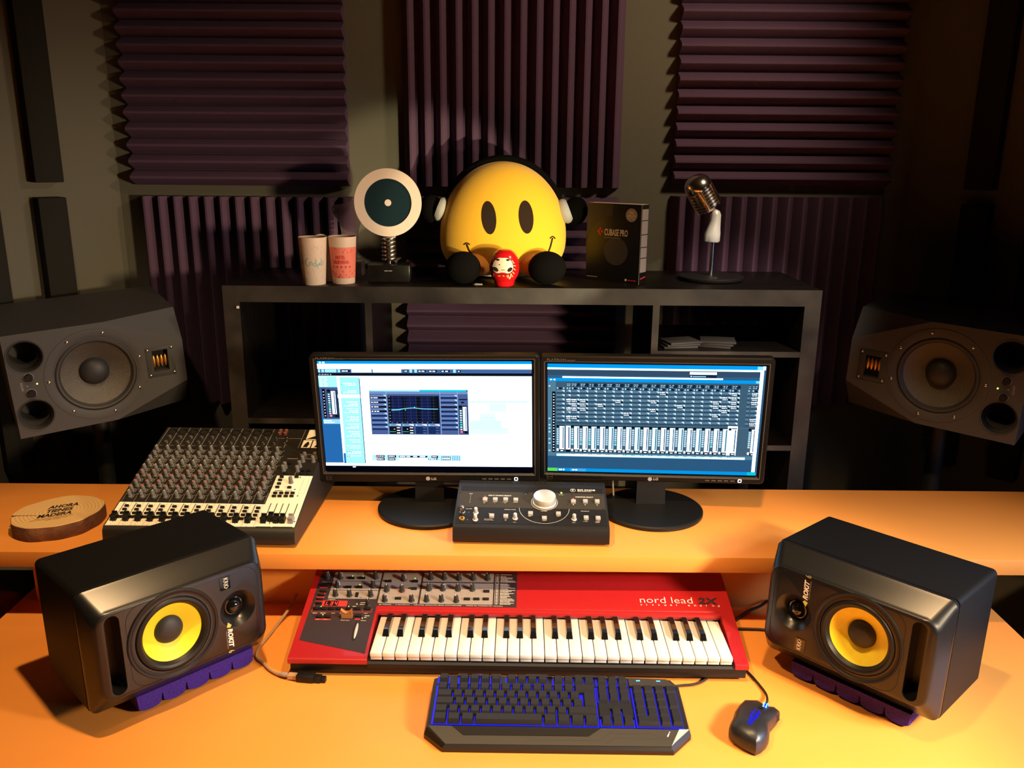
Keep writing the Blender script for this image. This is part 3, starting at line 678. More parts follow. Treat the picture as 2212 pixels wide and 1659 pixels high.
    P.r(0.356, 0.106, 0.498, 0.130, WH); P.r(0.249, 0.135, 0.254, 0.15, (1.5, 0.2, 0.4)); P.r(0.249, 0.115, 0.254, 0.127, (1.2, 0.2, 0.2))
    for k in range(5):
        for j in range(4): P.r(0.566 + 0.0085 * k, 0.108 + 0.0098 * j, 0.5715 + 0.0085 * k, 0.1145 + 0.0098 * j, (0.8, 1.3, 1.8))
    for k in range(5): P.r(0.617 + 0.008 * k, 0.104, 0.6195 + 0.008 * k, 0.156, lin(60, 110, 180))
    P.r(0.0, 0.0, 1, 0.05, lin(10, 12, 22)); P.r(0.13, 0.038, 0.145, 0.046, WH)
    return P
def pic_right():
    P = Pic(); D = lin(52, 92, 128, 1.1)
    P.r(0, 0, 1, 1, D)
    P.r(0, 0.966, 0.996, 1, BAR); P.r(0, 0.95, 0.99, 0.966, WH); P.r(0.96, 0.969, 0.982, 0.996, (0.3, 0.9, 1.2)); P.r(0.984, 0.966, 0.997, 0.998, WH)
    P.r(0, 0.90, 0.985, 0.95, lin(55, 80, 105)); P.r(0.656, 0.885, 0.778, 0.94, lin(25, 45, 70)); P.r(0.656, 0.92, 0.778, 0.942, WH); P.r(0.67, 0.900, 0.73, 0.906, PAL); P.r(0.66, 0.9, 0.666, 0.908, WH)
    P.r(0.07, 0.876, 0.808, 0.890, WH)
    P.r(0.002, 0.846, 0.984, 0.874, BAR); P.r(0.958, 0.85, 0.982, 0.87, (0.25, 0.85, 1.1)); dashes(P, 0.012, 0.854, 0.045, 0.01, WH, 2)
    P.r(0.002, 0.155, 0.98, 0.845, lin(85, 128, 152)); P.r(0.022, 0.19, 0.038, 0.752, BK)
    for k in range(21): P.r(0.027, 0.205 + 0.026 * k, 0.0325, 0.212 + 0.026 * k, WH)
    for v in (0.795, 0.5, 0.44, 0.41, 0.375, 0.31, 0.27, 0.2): P.r(0.005, v, 0.014, v + 0.012, (0.5, 0.9, 1.1))
    P.r(0.04, 0.45, 0.98, 0.845, lin(66, 96, 118))
    cols = [(0.0425, 0.0815), (0.0885, 0.110)] + [(0.1125 + 0.0411 * k, 0.1515 + 0.0411 * k) for k in range(19)] + [(0.925, 0.938), (0.9445, 0.979)]
    names = {}
    for i, (a, b) in enumerate(cols):
        if i == 1 or i > 1: P.r(a, 0.8, b, 0.83, lin(28, 45, 66)); dashes(P, a + 0.002, 0.818, a + 0.026 if b - a > .03 else b, 0.006, (0.6, 0.9, 1.1), 2); dashes(P, a + 0.002, 0.804, a + 0.024 if b - a > .03 else b, 0.006, (0.6, 0.9, 1.1), 2)
        P.r(a, 0.77, b, 0.797, lin(60, 90, 120)); P.r(a + 0.002, 0.777, a + 0.008, 0.79, PAL)
        if b - a > 0.02: P.r(a + 0.012, 0.775, a + 0.024, 0.788, BK); P.r(b - 0.008, 0.775, b - 0.002, 0.791, (0.5, 0.7, 0.8))
        for k in range(8):
            v = 0.735 - 0.0385 * k
            P.r(a, v + 0.013, b, v + 0.031, lin(98, 132, 155)); P.r(a, v, b, v + 0.013, lin(48, 74, 98))
            if b - a > 0.02: P.p([(b - 0.015, v + 0.031), (b - 0.001, v + 0.031), (b - 0.001, v + 0.011)], (0.75, 1.05, 1.25))
    for i, k in ((1, 2), (2, 2), (3, 2), (2, 3), (3, 3), (1, 4), (2, 4), (3, 4), (1, 6), (2, 6), (5, 3), (7, 2), (8, 5), (11, 2), (11, 4), (12, 0), (14, 3), (18, 2), (18, 3), (18, 5), (19, 1), (19, 3), (19, 4), (20, 0), (20, 1), (20, 2), (20, 3), (22, 0), (22, 1), (22, 2), (22, 6), (22, 7)):
        a, b = cols[i]; v = 0.735 - 0.0385 * k; P.r(a, v - 0.001, min(b, a + 0.036), v + 0.014, BK); dashes(P, a + 0.002, v + 0.003, a + 0.028 if b - a > .03 else b, 0.006, WH, 4); dashes(P, a, v + 0.018, a + 0.024 if b - a > .03 else b, 0.009, WH, 3)
    P.r(0.04, 0.19, 0.98, 0.447, lin(70, 98, 120))
    for i, (a, b) in enumerate(cols):
        if i in (1, 21):
            if i == 1: P.r(a, 0.22, b, 0.44, WH); P.r(a + 0.011, 0.23, a + 0.017, 0.43, lin(40, 80, 120)); P.r(a, 0.195, b, 0.217, BK)
            continue
        sel = i == 20
        if sel: P.r(a - 0.004, 0.195, b + 0.002, 0.465, WH)
        P.r(a, 0.425, a + 0.013, 0.447, BK); P.r(a + 0.014, 0.438, b, 0.447, BK)
        P.r(a + 0.0155, 0.22, b - 0.001, 0.437, WH if i % 5 in (0, 2, 3) or sel else (1.0, 1.9, 2.3)); P.r(b - 0.0095, 0.23, b - 0.004, 0.43, lin(50, 95, 140)); P.r(a + 0.0135, 0.195, b - 0.002, 0.217, BK); P.r(a + 0.02, 0.202, b - 0.006, 0.209, WH)
        if not sel:
            for k in range(8): P.r(a + 0.0015, 0.265 + 0.0195 * k, a + 0.0115, 0.279 + 0.0195 * k, (0.55, 0.85, 1.0) if not (k == 1 and i in (2, 3, 4, 7, 18)) else (0.05, 0.9, 0.85))
            P.r(a + 0.002, 0.205, a + 0.0105, 0.226, WH); P.r(a + 0.0045, 0.211, a + 0.008, 0.220, BK)
        else: P.r(a + 0.0, 0.2, a + 0.005, 0.207, (1.8, 0.1, 0.1))
    P.r(0.044, 0.156, 0.938, 0.178, (0.8, 1.6, 2.0)); P.r(0.088, 0.162, 0.36, 0.178, WH); P.r(0.74, 0.158, 0.938, 0.17, WH)
    for k in range(19): dashes(P, 0.115 + 0.0411 * k, 0.1735, 0.135 + 0.0411 * k, 0.004, lin(60, 100, 130), 2)
    P.r(0.0, 0.045, 0.985, 0.152, lin(46, 86, 122, 1.1)); P.r(0.974, 0.042, 0.990, 0.955, WH)
    P.r(0, 0.010, 0.995, 0.040, (0.0, 0.33, 0.85)); P.r(0, 0.010, 0.048, 0.040, (0.12, 0.75, 0.12)); P.r(0.955, 0.010, 0.995, 0.040, (0.0, 0.62, 0.8)); P.r(0.11, 0.012, 0.186, 0.038, (0.05, 0.42, 1.0)); dashes(P, 0.12, 0.02, 0.15, 0.01, WH, 2)
    dashes(P, 0.055, 0.019, 0.085, 0.013, WH, 3); P.r(0, 0, 1, 0.010, BK)
    return P
def monitor(label, x, y, zh, yaw, pt, rl, H, sb, bx, pic):
    root = thing('computer_monitor', label, 'monitor', (bx, 1.852, 0.169), group='black computer monitors on the raised shelf')
    inv = T(-bx, -1.852, -0.169 - ZO); hm = inv @ pose(x, y, zh, yaw, pt, rl)
    W2 = 0.2565; sx = 0.2385
    mb = MB()
    A = rrect(W2, H / 2, 0.010, 4, 0, H / 2); n = len(A)
    # outer shell
    def in_(k): return rrect(W2 - k, H / 2 - k, max(0.010 - k, 0.002), 4, 0, H / 2)
    r_ = lambda P, y: [(u, y, v) for u, v in P]
    scr = rrect(sx + 0.0012, 0.134 + 0.0012, 0.0008, 4, 0, sb + 0.134)
    scr2 = rrect(sx + 0.006, 0.134 + 0.005, 0.0015, 4, 0, sb + 0.134)
    mb.loft([r_(scr, 0.0035), r_(scr2, -0.0016)], cap=False)
    mb.mi = 0
    mb.loft([r_(scr2, -0.0016), r_(rrect(W2 - 0.003, H / 2 - 0.003, 0.008, 4, 0, H / 2), -0.0022), r_(A, 0.0016), r_(A, 0.020), r_(in_(0.006), 0.026)], cap=False)
    hd = mb.build('bezel', ['bezel', 'bezeledge'], root, hm, smooth=25)
    lip = MB(); s3 = rrect(sx + 0.0075, 0.134 + 0.0065, 0.002, 4, 0, sb + 0.134)
    lip.loft([r_(scr2, -0.0018), r_(s3, -0.0021)], cap=False); lip.build('screen_lip', 'bezeledge', root, hm, smooth=25)
    MB().loft([r_(in_(0.0065), 0.022), r_(in_(0.012), 0.040), r_(in_(0.06), 0.052)]).build('back_housing', 'black', root, hm)
    pic.build('screen', root, hm @ T(0, 0.0012, sb))
    bt = MB().box(-0.005, 0.005, -0.0036, -0.0016, -0.0012, 0.0012, 0.0004).build('menu_button', 'bezeledge', root)
    q = [hm @ Vector((0.128 + 0.0142 * k, 0, sb * 0.42)) for k in range(5)]; rot = hm.to_euler()
    place_all(bt, root, [tuple(v) for v in q], rot)
    ring = MB(); o_, i_ = rrect(0.0042, 0.0042, 0.0022, 4, 0.2015, sb * 0.45), rrect(0.0026, 0.0026, 0.0013, 4, 0.2015, sb * 0.45)
    ring.loft([r_(o_, -0.0030), r_(i_, -0.0030)], cap=False); ring.build('power_button', 'led_white', root, hm)
    fx = lambda u, v, h: (u, -0.0030, v)
    letter(root, 'FLATRON', 0.0072, fx, 'bezeledge', mx=hm, sx=1.35, bold=0.0002, origin=(-0.240, H - 0.0108)); letter(root, 'xxxxxxx', 0.0045, fx, 'bezeledge', 'model_number', mx=hm, origin=(-0.195, H - 0.0108))
    tx = MB(); tx.text('LG', 0.0082, fx, sx=1.15, bold=0.0003, origin=(0.0055, sb * 0.30)); tx.prism(circ(0.0050, 20, -0.002, sb * 0.42), -0.0002, 0.0, f=lambda u, v, h: (u, -0.0028 + h, v)); tx.build('logo', 'grey_print', root, hm)
    sq = rrect(0.0062, 0.0055, 0.0004, 2, -0.2335, sb * 0.42); sq2 = rrect(0.0055, 0.0048, 0.0003, 2, -0.2335, sb * 0.42)
    tx = MB(); tx.loft([r_(sq, -0.0029), r_(sq2, -0.0029)], cap=False); tx.text('xx xxx', 0.0035, fx, sx=0.9, origin=(-0.2385, sb * 0.38)); tx.build('energy_sticker', 'bezeledge', root, hm)
    # neck and foot
    MB().loft([[(-0.034, 0.010, 0.006), (0.034, 0.010, 0.006), (0.030, 0.045, 0.006), (-0.030, 0.045, 0.006)], [(-0.0325, 0.018, 0.10), (0.0325, 0.018, 0.10), (0.028, 0.048, 0.10), (-0.028, 0.048, 0.10)],
               [(-0.032, 0.026, 0.20), (0.032, 0.026, 0.20), (0.028, 0.052, 0.20), (-0.028, 0.052, 0.20)]]).build('neck', 'black', root)
    MB().lathe([(0.0, 0.0), (0.117, 0.0), (0.1185, 0.002), (0.1185, 0.008), (0.1150, 0.0105), (0.06, 0.0125), (0.0, 0.0130)], 72).build('foot', 'black', root)
    return root
monitor('black monitor at the left, its white screen showing an equaliser window', -0.1896, 1.8585, 0.2322, -2.41, 4.3, -0.985, 0.3099, 0.0267, -0.190, pic_left())
monitor('black monitor at the right, its blue screen showing rows of mixer channels', 0.3227, 1.859, 0.2384, -4.59, 6.3, -0.866, 0.3061, 0.0192, 0.326, pic_right())

# ================================================================ monitor controller (silver volume knob)
bk = thing('monitor_controller', 'graphite volume controller box with one big silver knob between the monitor feet', 'audio controller', (0.0424, 1.6595, 0.169), -1.7124)
z0b = 0.0412; slb = (0.0748 - 0.0412) / (0.1617 - 0.0095); angb = math.degrees(math.atan(slb))
FB = lambda u, v, h=0.0: (u, v - h * sin(R(angb)), z0b + slb * (v - 0.0095) + h * cos(R(angb)))
prof = [(0.010, 0.003), (0.003, 0.006), (0.0, 0.012), (0.0005, 0.030), (0.004, 0.0385), (0.0095, 0.0412), (0.1617, 0.0748), (0.178, 0.0760), (0.184, 0.072), (0.186, 0.060), (0.186, 0.003)]
MB().loft([[(-0.1655, y, z) for y, z in prof], [(0.1655, y, z) for y, z in prof]]).build('body', 'bkbody', bk, smooth=40)
MB().prism([(-0.158, 0.150), (0.158, 0.150), (0.158, 0.1305), (-0.158, 0.1305)], 0.0001, 0.0006, f=FB).build('black_band', 'bkblack', bk)
MB().prism([(-0.161, 0.1304), (0.161, 0.1304), (0.161, 0.0720), (-0.161, 0.0720)], 0.0001, 0.0006, f=FB).build('grey_band', 'bkband', bk)
MB().prism([(-0.161, 0.0719), (0.161, 0.0719), (0.161, 0.0145), (-0.161, 0.0145)], 0.0001, 0.0006, f=FB).build('lower_band', 'bkblack', bk)
lo = MB(); o_ = [(0.0278 + 0.0545 * cos(R(a)), 0.0719 - 0.053 * sin(R(a))) for a in range(0, 181, 6)]
g = MB()
for k in range(len(o_) - 1):
    (a, b), (c, d) = o_[k], o_[k + 1]; f_ = 1.0 - 0.02
    g.face([FB(a, b, .0008), FB(c, d, .0008), FB(0.0278 + (c - 0.0278) * .989, 0.0719 + (d - .0719) * .989, .0008), FB(0.0278 + (a - 0.0278) * .989, 0.0719 + (b - .0719) * .989, .0008)])
def ringline(g, cx, cy, r, w, f, n=48, a0=0, a1=360):
    for k in range(n):
        p, q = R(a0 + (a1 - a0) * k / n), R(a0 + (a1 - a0) * (k + 1) / n)
        g.face([f(cx + r * cos(p), cy + r * sin(p)), f(cx + r * cos(q), cy + r * sin(q)), f(cx + (r - w) * cos(q), cy + (r - w) * sin(q)), f(cx + (r - w) * cos(p), cy + (r - w) * sin(p))])
F8 = lambda u, v, h=0: FB(u, v, 0.0009)
g.build('printed_arc', 'white', bk, smooth=None)
g = MB(); ringline(g, 0.0283, 0.0945, 0.0292, 0.0007, F8); g.build('printed_ring', 'white', bk, smooth=None); g = MB()
for (t_, s_, u, v, x_) in (('INPUT SOURCE SELECT', 0.0044, -0.096, 0.1145, 1.1), ('MONITOR SELECT', 0.0044, 0.0967, 0.1148, 1.1), ('STUDIO OUTS', 0.0036, -0.0585, 0.0640, 1.05), ('PHONES', 0.0036, -0.1432, 0.0640, 1.05), ('TALKBACK', 0.0036, 0.1065, 0.0636, 1.05),
                           ('BIG KNOB', 0.0082, 0.1021, 0.1400, 1.05), ('STUDIO COMMAND SYSTEM', 0.0022, 0.1025, 0.1366, 1.2), ('VOLUME', 0.0034, 0.0205, 0.0612, 1.0), ('POWER', 0.0026, 0.0605, 0.1225, 1.1), ('MIC', 0.0026, -0.0150, 0.1228, 1), ('INPUT', 0.0026, -0.139, 0.1205, 1),
                           ('RAW', 0.0026, -0.1065, 0.0905, 1), ('MIX', 0.0026, -0.1060, 0.0868, 1), ('2-TRACK', 0.0026, -0.0865, 0.0905, 1), ('A', 0.003, -0.0815, 0.0865, 1), ('2-TRACK', 0.0026, -0.0640, 0.0905, 1), ('B', 0.003, -0.0588, 0.0865, 1), ('PHONO', 0.0026, -0.0400, 0.0905, 1),
                           ('A', 0.0042, 0.0902, 0.0868, 1), ('B', 0.0042, 0.1163, 0.0868, 1), ('C', 0.0042, 0.1420, 0.0868, 1), ('MONO', 0.0026, -0.0062, 0.0430, 1), ('MUTE', 0.0026, 0.0240, 0.0275, 1), ('DIM', 0.0026, 0.0550, 0.0435, 1), ('LEVEL', 0.0026, -0.0385, 0.0205, 1), ('LEVEL', 0.0026, 0.087, 0.0235, 1),
                           ('TO', 0.0024, 0.1150, 0.0315, 1), ('2-TRACKS', 0.0024, 0.1100, 0.0280, 1), ('TO', 0.0024, 0.1405, 0.0312, 1), ('PHONES/', 0.0024, 0.1365, 0.0280, 1), ('STUDIO', 0.0024, 0.1365, 0.0248, 1), ('INPUT SOURCES', 0.0024, -0.1005, 0.0295, 1), ('PHONES MIX ONLY', 0.0024, -0.1005, 0.0262, 1), ('SOURCE', 0.0024, -0.092, 0.0490, 1),
                           ('ON', 0.0024, -0.0565, 0.0290, 1), ('OFF', 0.0024, -0.0565, 0.0258, 1), ('1', 0.0036, -0.136, 0.0520, 1), ('2', 0.0036, -0.137, 0.0255, 1)):
    letter(bk, t_, s_, F8, 'white', sx=x_, bold=0.00012 if s_ > 0.004 else 0, origin=(u, v))
ringline(g, 0.0922, 0.1416, 0.0060, 0.0007, F8, 24)
# running figure in the ring
g.decal([(0.0895, 0.1395), (0.0905, 0.1385), (0.0912, 0.1405), (0.0932, 0.1398), (0.0940, 0.1412), (0.0928, 0.1425), (0.0945, 0.1438), (0.0935, 0.1448), (0.0915, 0.1440), (0.0900, 0.1446), (0.0893, 0.1432), (0.0907, 0.1420)], lambda u, v: F8(u, v), 2)
g.build('logo', 'white', bk, smooth=None)
def onB(u, v, h=0.0006): return FB(u, v, h)
rb = (R(angb), 0, 0)
b_ = MB().box(-0.0052, 0.0052, -0.0050, 0.0050, 0, 0.0062, 0.0009).build('button', 'bkbtn', bk)
place_all(b_, bk, [onB(u, v - 0.002) for u, v in ((-0.1025, 0.0981), (-0.0801, 0.0988), (-0.0573, 0.0996), (-0.0348, 0.0989), (0.0917, 0.0973), (0.1179, 0.0987), (0.1438, 0.099), (-0.0847, 0.0399), (-0.0545, 0.0395), (-0.0018, 0.0511), (0.028, 0.0354), (0.0581, 0.0517), (0.1171, 0.0398), (0.1425, 0.0392))], rb)
l_ = MB().sphere((0, 0, 0), 0.0019, nu=12, nv=6).build('indicator_light', 'led_red', bk); place_all(l_, bk, [onB(-0.1032, 0.1085, 0.002), onB(0.0915, 0.1072, 0.002)], rb)
MB().sphere((0, 0, 0), 0.0019, nu=12, nv=6).build('indicator_light', 'led_green', bk, T(*onB(0.066, 0.1291, 0.002)))
kn = MB().lathe([(0.0058, 0), (0.0058, 0.002), (0.0044, 0.0028), (0.0040, 0.0125), (0.0032, 0.0140), (0.0, 0.0142)], 20).build('level_knob', 'satin', bk)
place_all(kn, bk, [onB(-0.1195, 0.0500), onB(-0.1190, 0.0265), onB(-0.0342, 0.0333), onB(0.0915, 0.0345)], rb)
MB().lathe([(0.0262, 0), (0.0262, 0.003), (0.0246, 0.0045), (0.0246, 0.0165), (0.0238, 0.0185), (0.0222, 0.0192), (0.0, 0.0196)], 64).build('volume_knob', 'satin', bk, T(*onB(0.0285, 0.0935)) @ RX(angb), smooth=40, label='big round silver volume knob')
jk = MB(); jk.lathe([(0.0032, 0.0005), (0.0034, 0.0030), (0.0060, 0.0030), (0.0064, 0.0)], 24); jk.build('headphone_jack', 'gold', bk, T(*onB(-0.1480, 0.0290)) @ RX(angb))
MB().lathe([(0.0064, 0.0), (0.0060, 0.004), (0.0045, 0.004), (0.0045, 0.017), (0.003, 0.019), (0, 0.019)], 20).build('headphone_plug', 'steel', bk, T(*onB(-0.1484, 0.0485)) @ RX(angb))
sc = MB().sphere((0, 0, 0), 0.0018, 0.0018, 0.001, 10, 5).build('screw', 'dark', bk)
place_all(sc, bk, [onB(*p) for p in ((-0.1589, 0.124), (-0.0699, 0.1252), (0.089, 0.1245), (0.1560, 0.1256), (0.0792, 0.0896), (0.1560, 0.0749), (-0.0, 0.0193), (0.0581, 0.0199), (0.1560, 0.0184), (-0.0625, 0.02))], rb)
MB().lathe([(0.0, 0.0005), (0.0035, 0.0005), (0.0042, 0.0008), (0.0050, 0.0)], 20).build('talkback_microphone', 'dark', bk, T(*onB(-0.0125, 0.1285)) @ RX(angb))
vt = MB()
for k in range(60): vt.box(-0.160 + k * 0.00545, -0.1575 + k * 0.00545, 0.168, 0.1745, 0.0742, 0.0766)
vt.build('vent_slots', 'dark', bk)
md = MB()
for k in range(6): md.prism(circ(0.0008, 8, -0.1355, 0.088 + 0.0055 * k), 0.0007, 0.0012, f=FB)
md.build('level_meter', 'led_green' if 0 else 'bkbtn', bk)

# ================================================================ mixing console
mx_ = thing('mixing_console', 'wide grey mixing console with rows of knobs and black faders, left of the monitors', 'mixing console', (-0.651, 1.6483, 0.169), -1.35)
sm1 = (0.1225 - 0.0417) / 0.2696; am1 = math.degrees(math.atan(sm1)); sm2 = 0.0223 / 0.0809; am2 = math.degrees(math.atan(sm2))
def FM(u, v, h=0.0):
    if v <= 0.2696: return (u, v - h * sin(R(am1)), 0.0417 + sm1 * v + h * cos(R(am1)))
    return (u, v - h * sin(R(am2)), 0.1225 + sm2 * (v - 0.2696) + h * cos(R(am2)))
prof = [(0.006, 0.004), (-0.006, 0.010), (-0.008, 0.020), (-0.006, 0.034), (0.0, 0.0417), (0.2696, 0.1225), (0.3505, 0.1448), (0.362, 0.138), (0.366, 0.12), (0.366, 0.004)]
MB().loft([[(-0.2021, y, z) for y, z in prof], [(0.2021, y, z) for y, z in prof]]).build('body', 'mixmetal', mx_, smooth=40)
MB().prism([(-0.199, 0.0745), (0.1175, 0.0745), (0.1175, 0.1715), (0.199, 0.1715), (0.199, 0.269), (-0.199, 0.269)], 0.0001, 0.0006, f=FM).build('dark_face', 'mixtop', mx_)
MB().prism([(-0.199, 0.2705), (0.199, 0.2705), (0.199, 0.349), (-0.199, 0.349)], 0.0001, 0.0006, f=FM).build('jack_face', 'mixtop', mx_)
lf = MB(); lf.prism([(-0.199, 0.0012), (0.199, 0.0055), (0.199, 0.1712), (0.1178, 0.1712), (0.1178, 0.0742), (-0.199, 0.0742)], 0.0001, 0.0007, f=FM); lf.build('light_face', 'mixlight', mx_, smooth=None)
pt_ = 0.0259; u0 = -0.1873
F9 = lambda u, v, h=0: FM(u, v, 0.0010)
pr = MB()
def ln(a, b, c, d, w=0.0006, mb=pr, F=None):
    F = F or F9
    p = Vector((a, b)); q = Vector((c, d)); n = (q - p).normalized(); n = Vector((-n.y, n.x)) * w / 2
    mb.face([F(*(p + n)), F(*(q + n)), F(*(q - n)), F(*(p - n))])
for i in range(13):
    u = u0 - 0.0085 + pt_ * i
    if i < 13: ln(u, 0.0755, u, 0.112); ln(u, 0.2715, u, 0.3485, 0.0008) if i < 11 else None
rows = [0.093, 0.1105, 0.128, 0.146, 0.164, 0.182, 0.199, 0.216, 0.233, 0.2525]
for i in range(12):
    for r_i, v in enumerate(rows):
        u = u0 + pt_ * i + (0.003 if r_i % 2 == 0 else 0.0)
        ringline(pr, u, v, 0.0085, 0.0008, F9, 9, -60, 80); ln(u + 0.0080, v + 0.004, u + 0.0135, v + 0.0085, 0.0007)
        if r_i in (4, 7): ln(u - 0.003, v + 0.0085, u + 0.006, v + 0.0085, 0.0008)
ln(0.125, 0.232, 0.150, 0.232, 0.0014); ln(0.158, 0.232, 0.185, 0.232, 0.0012); ln(0.150, 0.248, 0.185, 0.248, 0.0012); ln(0.1575, 0.1725, 0.1575, 0.240, 0.0008)
ln(0.071, 0.310, 0.140, 0.310, 0.0008); ln(0.140, 0.2715, 0.140, 0.3485, 0.0008); ln(0.106, 0.2715, 0.106, 0.310, 0.0008)
for i in range(12): pr.text(('MIC %d' % (i + 1)) if i < 8 else 'LINE', 0.0034, F9, origin=(u0 - 0.005 + pt_ * i, 0.274))
pr.build('white_print', 'grey_print', mx_, smooth=None)
pl_ = MB(); pl_.prism([(0.150, 0.3065), (0.1985, 0.3065), (0.1985, 0.3475), (0.150, 0.3475)], 0.0007, 0.0010, f=FM); pl_.mi = 1
pl_.prism([(0.150, 0.3090), (0.190, 0.3350), (0.1985, 0.3350), (0.1985, 0.3090)], 0.0010, 0.0012, f=FM)
pl_.mi = 0; pl_.prism([(0.146, 0.2740), (0.167, 0.2740), (0.167, 0.3040), (0.146, 0.3040)], 0.0007, 0.0010, f=FM); pl_.prism([(0.170, 0.2740), (0.1985, 0.2740), (0.1985, 0.3040), (0.170, 0.3040)], 0.0007, 0.0010, f=FM)
pl_.mi = 1; pl_.prism([(0.150, 0.276), (0.160, 0.276), (0.163, 0.290), (0.158, 0.300), (0.152, 0.288)], 0.0010, 0.0012, f=FM); pl_.prism([(0.176, 0.276), (0.196, 0.276), (0.190, 0.284), (0.195, 0.298), (0.182, 0.290)], 0.0010, 0.0012, f=FM)
pl_.build('block_diagram', ['mixlight', 'mixtop'], mx_, smooth=None)
dp = MB()
for i in range(12):
    u = u0 + pt_ * i; ln(u, 0.012, u, 0.0715, 0.0016, dp)
    ln(u + 0.016, 0.002, u + 0.016, 0.0735, 0.0004, dp)
for u in (0.1305, 0.1440, 0.1570, 0.1700, 0.1881): ln(u, 0.014, u, 0.0775, 0.0018, dp)
for k in range(9): ln(-0.195, 0.016 + 0.0065 * k, 0.115, 0.016 + 0.0065 * k, 0.00018, dp)
ln(0.1178, 0.0035, 0.150, 0.0038, 0.0035, dp); ln(0.153, 0.0040, 0.195, 0.0047, 0.0030, dp); ln(0.127, 0.1185, 0.145, 0.1187, 0.0022, dp); ln(0.150, 0.1190, 0.165, 0.1190, 0.0014, dp)
for k in range(12):
    for u in (0.182, 0.1935): dp.face([F9(*p) for p in circ(0.00075, 6, u, 0.110 + 0.0045 * k)])
for p in ((0.1720, 0.1650), (0.1700, 0.124), (0.1815, 0.103), (0.1995 - .004, 0.022)): dp.face([F9(*q) for q in circ(0.0018, 10, *p)])
for i in range(12): dp.text('%d' % (i + 1), 0.0045, F9, origin=(u0 + pt_ * i - 0.002, 0.0035)); dp.text('dB', 0.0025, F9, origin=(u0 + pt_ * i + .002, .068))
dp.build('black_print', 'blackprint', mx_, smooth=None)
rm = (R(am1), 0, 0)
kk = MB(); kk.lathe([(0.0056, 0), (0.0056, 0.0018), (0.0046, 0.0026), (0.0040, 0.0150), (0.0034, 0.0162), (0, 0.0163)], 12); kk.mi = 1; kk.box(-0.0006, 0.0006, 0, 0.0038, 0.0160, 0.0167)
kg = kk.build('channel_knob', ['mixknob', 'white'], mx_)
kk = MB(); kk.lathe([(0.0056, 0), (0.0056, 0.0018), (0.0046, 0.0026), (0.0040, 0.0150), (0.0034, 0.0162)], 12); kk.mi = 1; kk.lathe([(0.0034, 0.0162), (0.0032, 0.0168), (0, 0.0169)], 12)
kred = kk.build('channel_knob', ['mixknob', 'mixred'], mx_)
spots = []; rspots = []
for ri, v in enumerate(rows):
    for i in range(12):
        u = u0 + pt_ * i + (0.003 if ri % 2 == 0 else 0.0)
        (rspots if ri in (1, 2, 3, 4) else spots).append((FM(u, v, 0.0006), ri))
far = [s for s, ri in spots if ri == 8] + [s for s, ri in spots if ri == 7][:8]
near = [s for s, ri in spots if ri != 8 and not (ri == 7 and s in far)]
place_all(kg, mx_, near, rm); place_all(kred, mx_, [s for s, _ in rspots], rm)
far_m = MB()
for s in far: far_m.lathe([(0.0056, 0), (0.0056, 0.0018), (0.0046, 0.0026), (0.0040, 0.0150), (0.0034, 0.0162), (0, 0.0163)], 12, Mx=T(*s) @ RX(am1))
fo = far_m.build('channel_knob', 'mixknob', mx_); fo['kind'] = 'stuff'
ms = MB().lathe([(0.0056, 0), (0.0048, 0.0022), (0.0042, 0.0150), (0.0034, 0.0162), (0, 0.0165)], 14).build('master_knob', 'mixknob', mx_)
place_all(ms, mx_, [FM(*p, 0.0006) for p in ((0.1559, 0.1471), (0.1605, 0.187), (0.1612, 0.2040), (0.164, 0.2230), (0.166, 0.2360), (0.188, 0.2230), (0.190, 0.2360), (0.128, 0.188), (0.1295, 0.199))], rm)
cap = MB(); cap.loft([[(-0.0058, -0.010, 0), (0.0058, -0.010, 0), (0.0058, 0.008, 0), (-0.0058, 0.008, 0)], [(-0.0052, -0.0075, 0.011), (0.0052, -0.0075, 0.011), (0.0052, 0.006, 0.011), (-0.0052, 0.006, 0.011)]])
cap.box(-0.0055, 0.0055, -0.009, -0.0058, 0.010, 0.0145, 0.0008); cap.box(-0.0055, 0.0055, 0.004, 0.0072, 0.010, 0.0145, 0.0008)
cp = cap.build('fader_cap', 'black', mx_); place_all(cp, mx_, [FM(u0 + pt_ * i, 0.0235, 0.0010) for i in range(12)] + [FM(u, v + 0.004, 0.001) for u, v in ((0.1305, 0.0198), (0.1440, 0.0250), (0.1570, 0.0205), (0.1700, 0.0208))], rm)
wc = child(cp, mx_, FM(0.1881, 0.0245, 0.001), rm); wc.data = cp.data.copy(); wc.data.materials[0] = M['lpanel']; wc['label'] = 'pale grey main fader cap'
bb = MB().box(-0.0045, 0.0045, -0.0026, 0.0026, 0, 0.0045, 0.0008).build('button', 'black', mx_)
place_all(bb, mx_, [FM(u0 + 0.0103 + pt_ * i, v, 0.0007) for i in range(12) for v in (0.0598, 0.0488, 0.0375, 0.0257)] + [FM(*p, 0.0007) for p in ((0.1305, 0.1642), (0.1298, 0.1532), (0.1307, 0.1409), (0.1302, 0.129), (0.1309, 0.109), (0.144, 0.1094), (0.1564, 0.1097), (0.1691, 0.11), (0.1308, 0.0989), (0.1431, 0.0993), (0.1567, 0.0996), (0.1693, 0.1), (0.157, 0.1286), (0.1640, 0.1649), (0.135, 0.178), (0.172, 0.178), (0.186, 0.178), (0.172, 0.188), (0.186, 0.188), (0.135, 0.212))], rm)
x_ = MB(); x_.lathe([(0.0, -0.0005), (0.0085, -0.0005), (0.0088, 0.0016), (0.0108, 0.0016), (0.0112, 0.0)], 28)
xl = x_.build('microphone_socket', 'black', mx_); place_all(xl, mx_, [FM(-0.1806 + pt_ * i, 0.3296, 0.0008) for i in range(10)], (R(am2), 0, 0))
